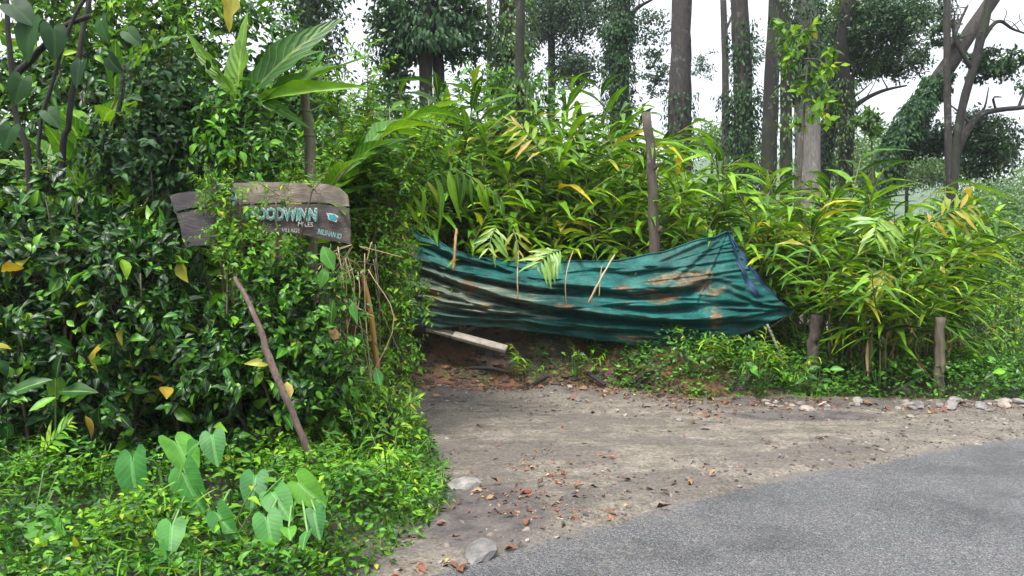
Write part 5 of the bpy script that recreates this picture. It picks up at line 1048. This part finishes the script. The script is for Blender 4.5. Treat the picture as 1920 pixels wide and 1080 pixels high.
def bank_chunks():
    r = np.random.default_rng(21); n = 1300; x = r.uniform(-1.3, 1.9, n); y = footy(x)+r.normal(size=n)*.25+.25; s = .008+.035*r.random(n)**3; z = gz(x, y)
    sph = np.array([(a, b, c) for c, k in ((-.6, .75), (.1, 1), (.7, .6)) for a, b in [(k*math.cos(t), k*math.sin(t)) for t in np.arange(6)*math.pi/3]], float); q = []
    for a in (0, 1): q += [(a*6+i, a*6+(i+1) % 6, a*6+6+(i+1) % 6, a*6+6+i) for i in range(6)]
    q += [(12, 13, 14, 15), (12, 15, 16, 17)]
    v = sph[None]*(1+.22*r.normal(size=(n, 18, 3)))*s[:, None, None]*[1.3, 1, .8]; V = v+np.stack([x, y, z], -1)[:, None]; Q = np.array(q)[None]+(np.arange(n)*18)[:, None, None]
    m, nn, b, out = base_mat('soil chunks'); at = node(nn, 'ShaderNodeAttribute', attribute_name='var'); nn.links.new(ramp(nn, [(0, (.02, .015, .012)), (.5, (.06, .035, .022)), (.85, (.12, .055, .03)), (1, (.2, .12, .07))], at.outputs['Fac']), b.inputs['Base Color']); b.inputs['Roughness'].default_value = .8
    g = G(); g.add(V.reshape(-1, 3), Q.reshape(-1, 4), None, np.repeat(r.random(n), 18)); solo('soil_chunks', g, m, 'crumbling soil lumps on the red bank', 'soil', kind='stuff', smooth=False)
bank_chunks()
for i, (p, q_, lab) in enumerate((((985, 735), (1030, 705), 'dark root sticking out of the bank hollow'), ((880, 690), (960, 700), 'blackish log lying in the mud at the bank foot'), ((1180, 720), (1225, 700), 'thin root at the bare red patch'))):
    a = W(*p, 9.25); b = W(*q_, 9.35); pole('root', lab, 'root', [a, (a+b)/2+[0, -.03, .03], b], [.02, .025, .015], B_BLACK, sides=6, rough=.2)
# fallen leaves
FL = [leafmesh('fall'+str(i), leafT(4, .42, .45, f, d, .5, seed=i+20), M_FALL) for i, (f, d) in enumerate(((.25, .12), (.5, -.15), (.15, .3), (.6, .1)))]
def fallen(x, y, L, label, group, i):
    o = bpy.data.objects.new('fallen_leaf', FL[i % 4]); sc.collection.objects.link(o); o.location = (x, y, float(gz(x, y))+.012); o.scale = (L, L, L); o.rotation_euler = (R.normal()*.25, R.normal()*.3, R.random()*6.28)
    o['label'] = label; o['category'] = 'leaf'; o['group'] = group
for i in range(95):
    px = 700+R.random()**.9*640; py = 890+R.random()*180; d = CAM_H*F/(py-HOR); x = (px-960)/F*d
    if roadside(x, d) > .05 or x < vergex(d)-.15: continue
    fallen(x, d, .05+.06*R.random(), 'wet reddish leaf fallen on the mud below the verge', 'fallen leaves below the verge', i)
for i in range(85):
    x = R.uniform(.2, 6.2); y = footy(x)-.05-R.random()**1.4*.9
    fallen(x, y, .06+.07*R.random(), 'brown leaf fallen along the foot of the bank', 'fallen leaves along the bank foot', i)
for i in range(60):
    x = R.uniform(-.4, 5); y = R.uniform(4.6, 8.6)
    if roadside(x, y) > .0 or x < vergex(y): continue
    fallen(x, y, .04+.05*R.random(), 'dry leaf lying out on the open dirt', 'fallen leaves on the open dirt', i)

# dark sodden litter along the shoulder and below the verge: uncountable scraps
def litter():
    r = np.random.default_rng(33); n = 2600; x = r.uniform(-.9, 6.8, n); y = footy(x)-.02-np.abs(r.normal(size=n))*.28*(.35+.65*sstep(.2, 2.2, x))
    k = 800; y[:k] = r.uniform(3.9, 6.6, k); x[:k] = vergex(y[:k])+.1+np.abs(r.normal(size=k))*.55
    ok = (x > vergex(y)-.1)&(roadside(x, y) < 0); x, y = x[ok], y[ok]; n = len(x)
    keep = (vnoise(x, y, 1.6)+.5*vnoise(x, y, 5)) > -.12; x, y = x[keep], y[keep]; n = len(x)
    g = G(); g.leaves(leafT(2, .5, .45, .35, .2, .4, seed=5), np.c_[x, y, gz(x, y)+.006], r.normal(size=(n, 3))*[1, 1, .15], r.normal(size=(n, 3))*.3+[0, 0, 1], .018+.04*r.random(n)**2, var=r.random(n)*.62)
    solo('leaf_litter', g, M_FALL, 'dark sodden leaf litter along the shoulder and below the verge', 'litter', kind='stuff')
litter()

# ================================================================== HAZE
def haze():
    x0, x1, y0, y1, z0, z1 = -760, 760, -80, 960, -60, 75
    V = [(x, y, z) for z in (z0, z1) for x, y in ((x0, y0), (x1, y0), (x1, y1), (x0, y1))]
    g = G(); g.add(V, [(3, 2, 1, 0), (4, 5, 6, 7), (0, 1, 5, 4), (1, 2, 6, 5), (2, 3, 7, 6), (3, 0, 4, 7)])
    m = bpy.data.materials.new('haze'); m.use_nodes = True; n = m.node_tree; n.nodes.clear(); o = n.nodes.new('ShaderNodeOutputMaterial'); v = n.nodes.new('ShaderNodeVolumePrincipled')
    v.inputs['Color'].default_value = (.86, .9, 1, 1); v.inputs['Density'].default_value = .0006; v.inputs['Anisotropy'].default_value = .2; n.links.new(v.outputs[0], o.inputs['Volume'])
    solo('haze', g, m, 'thin morning mist hanging over the valley', 'mist', kind='stuff', smooth=False)
haze()
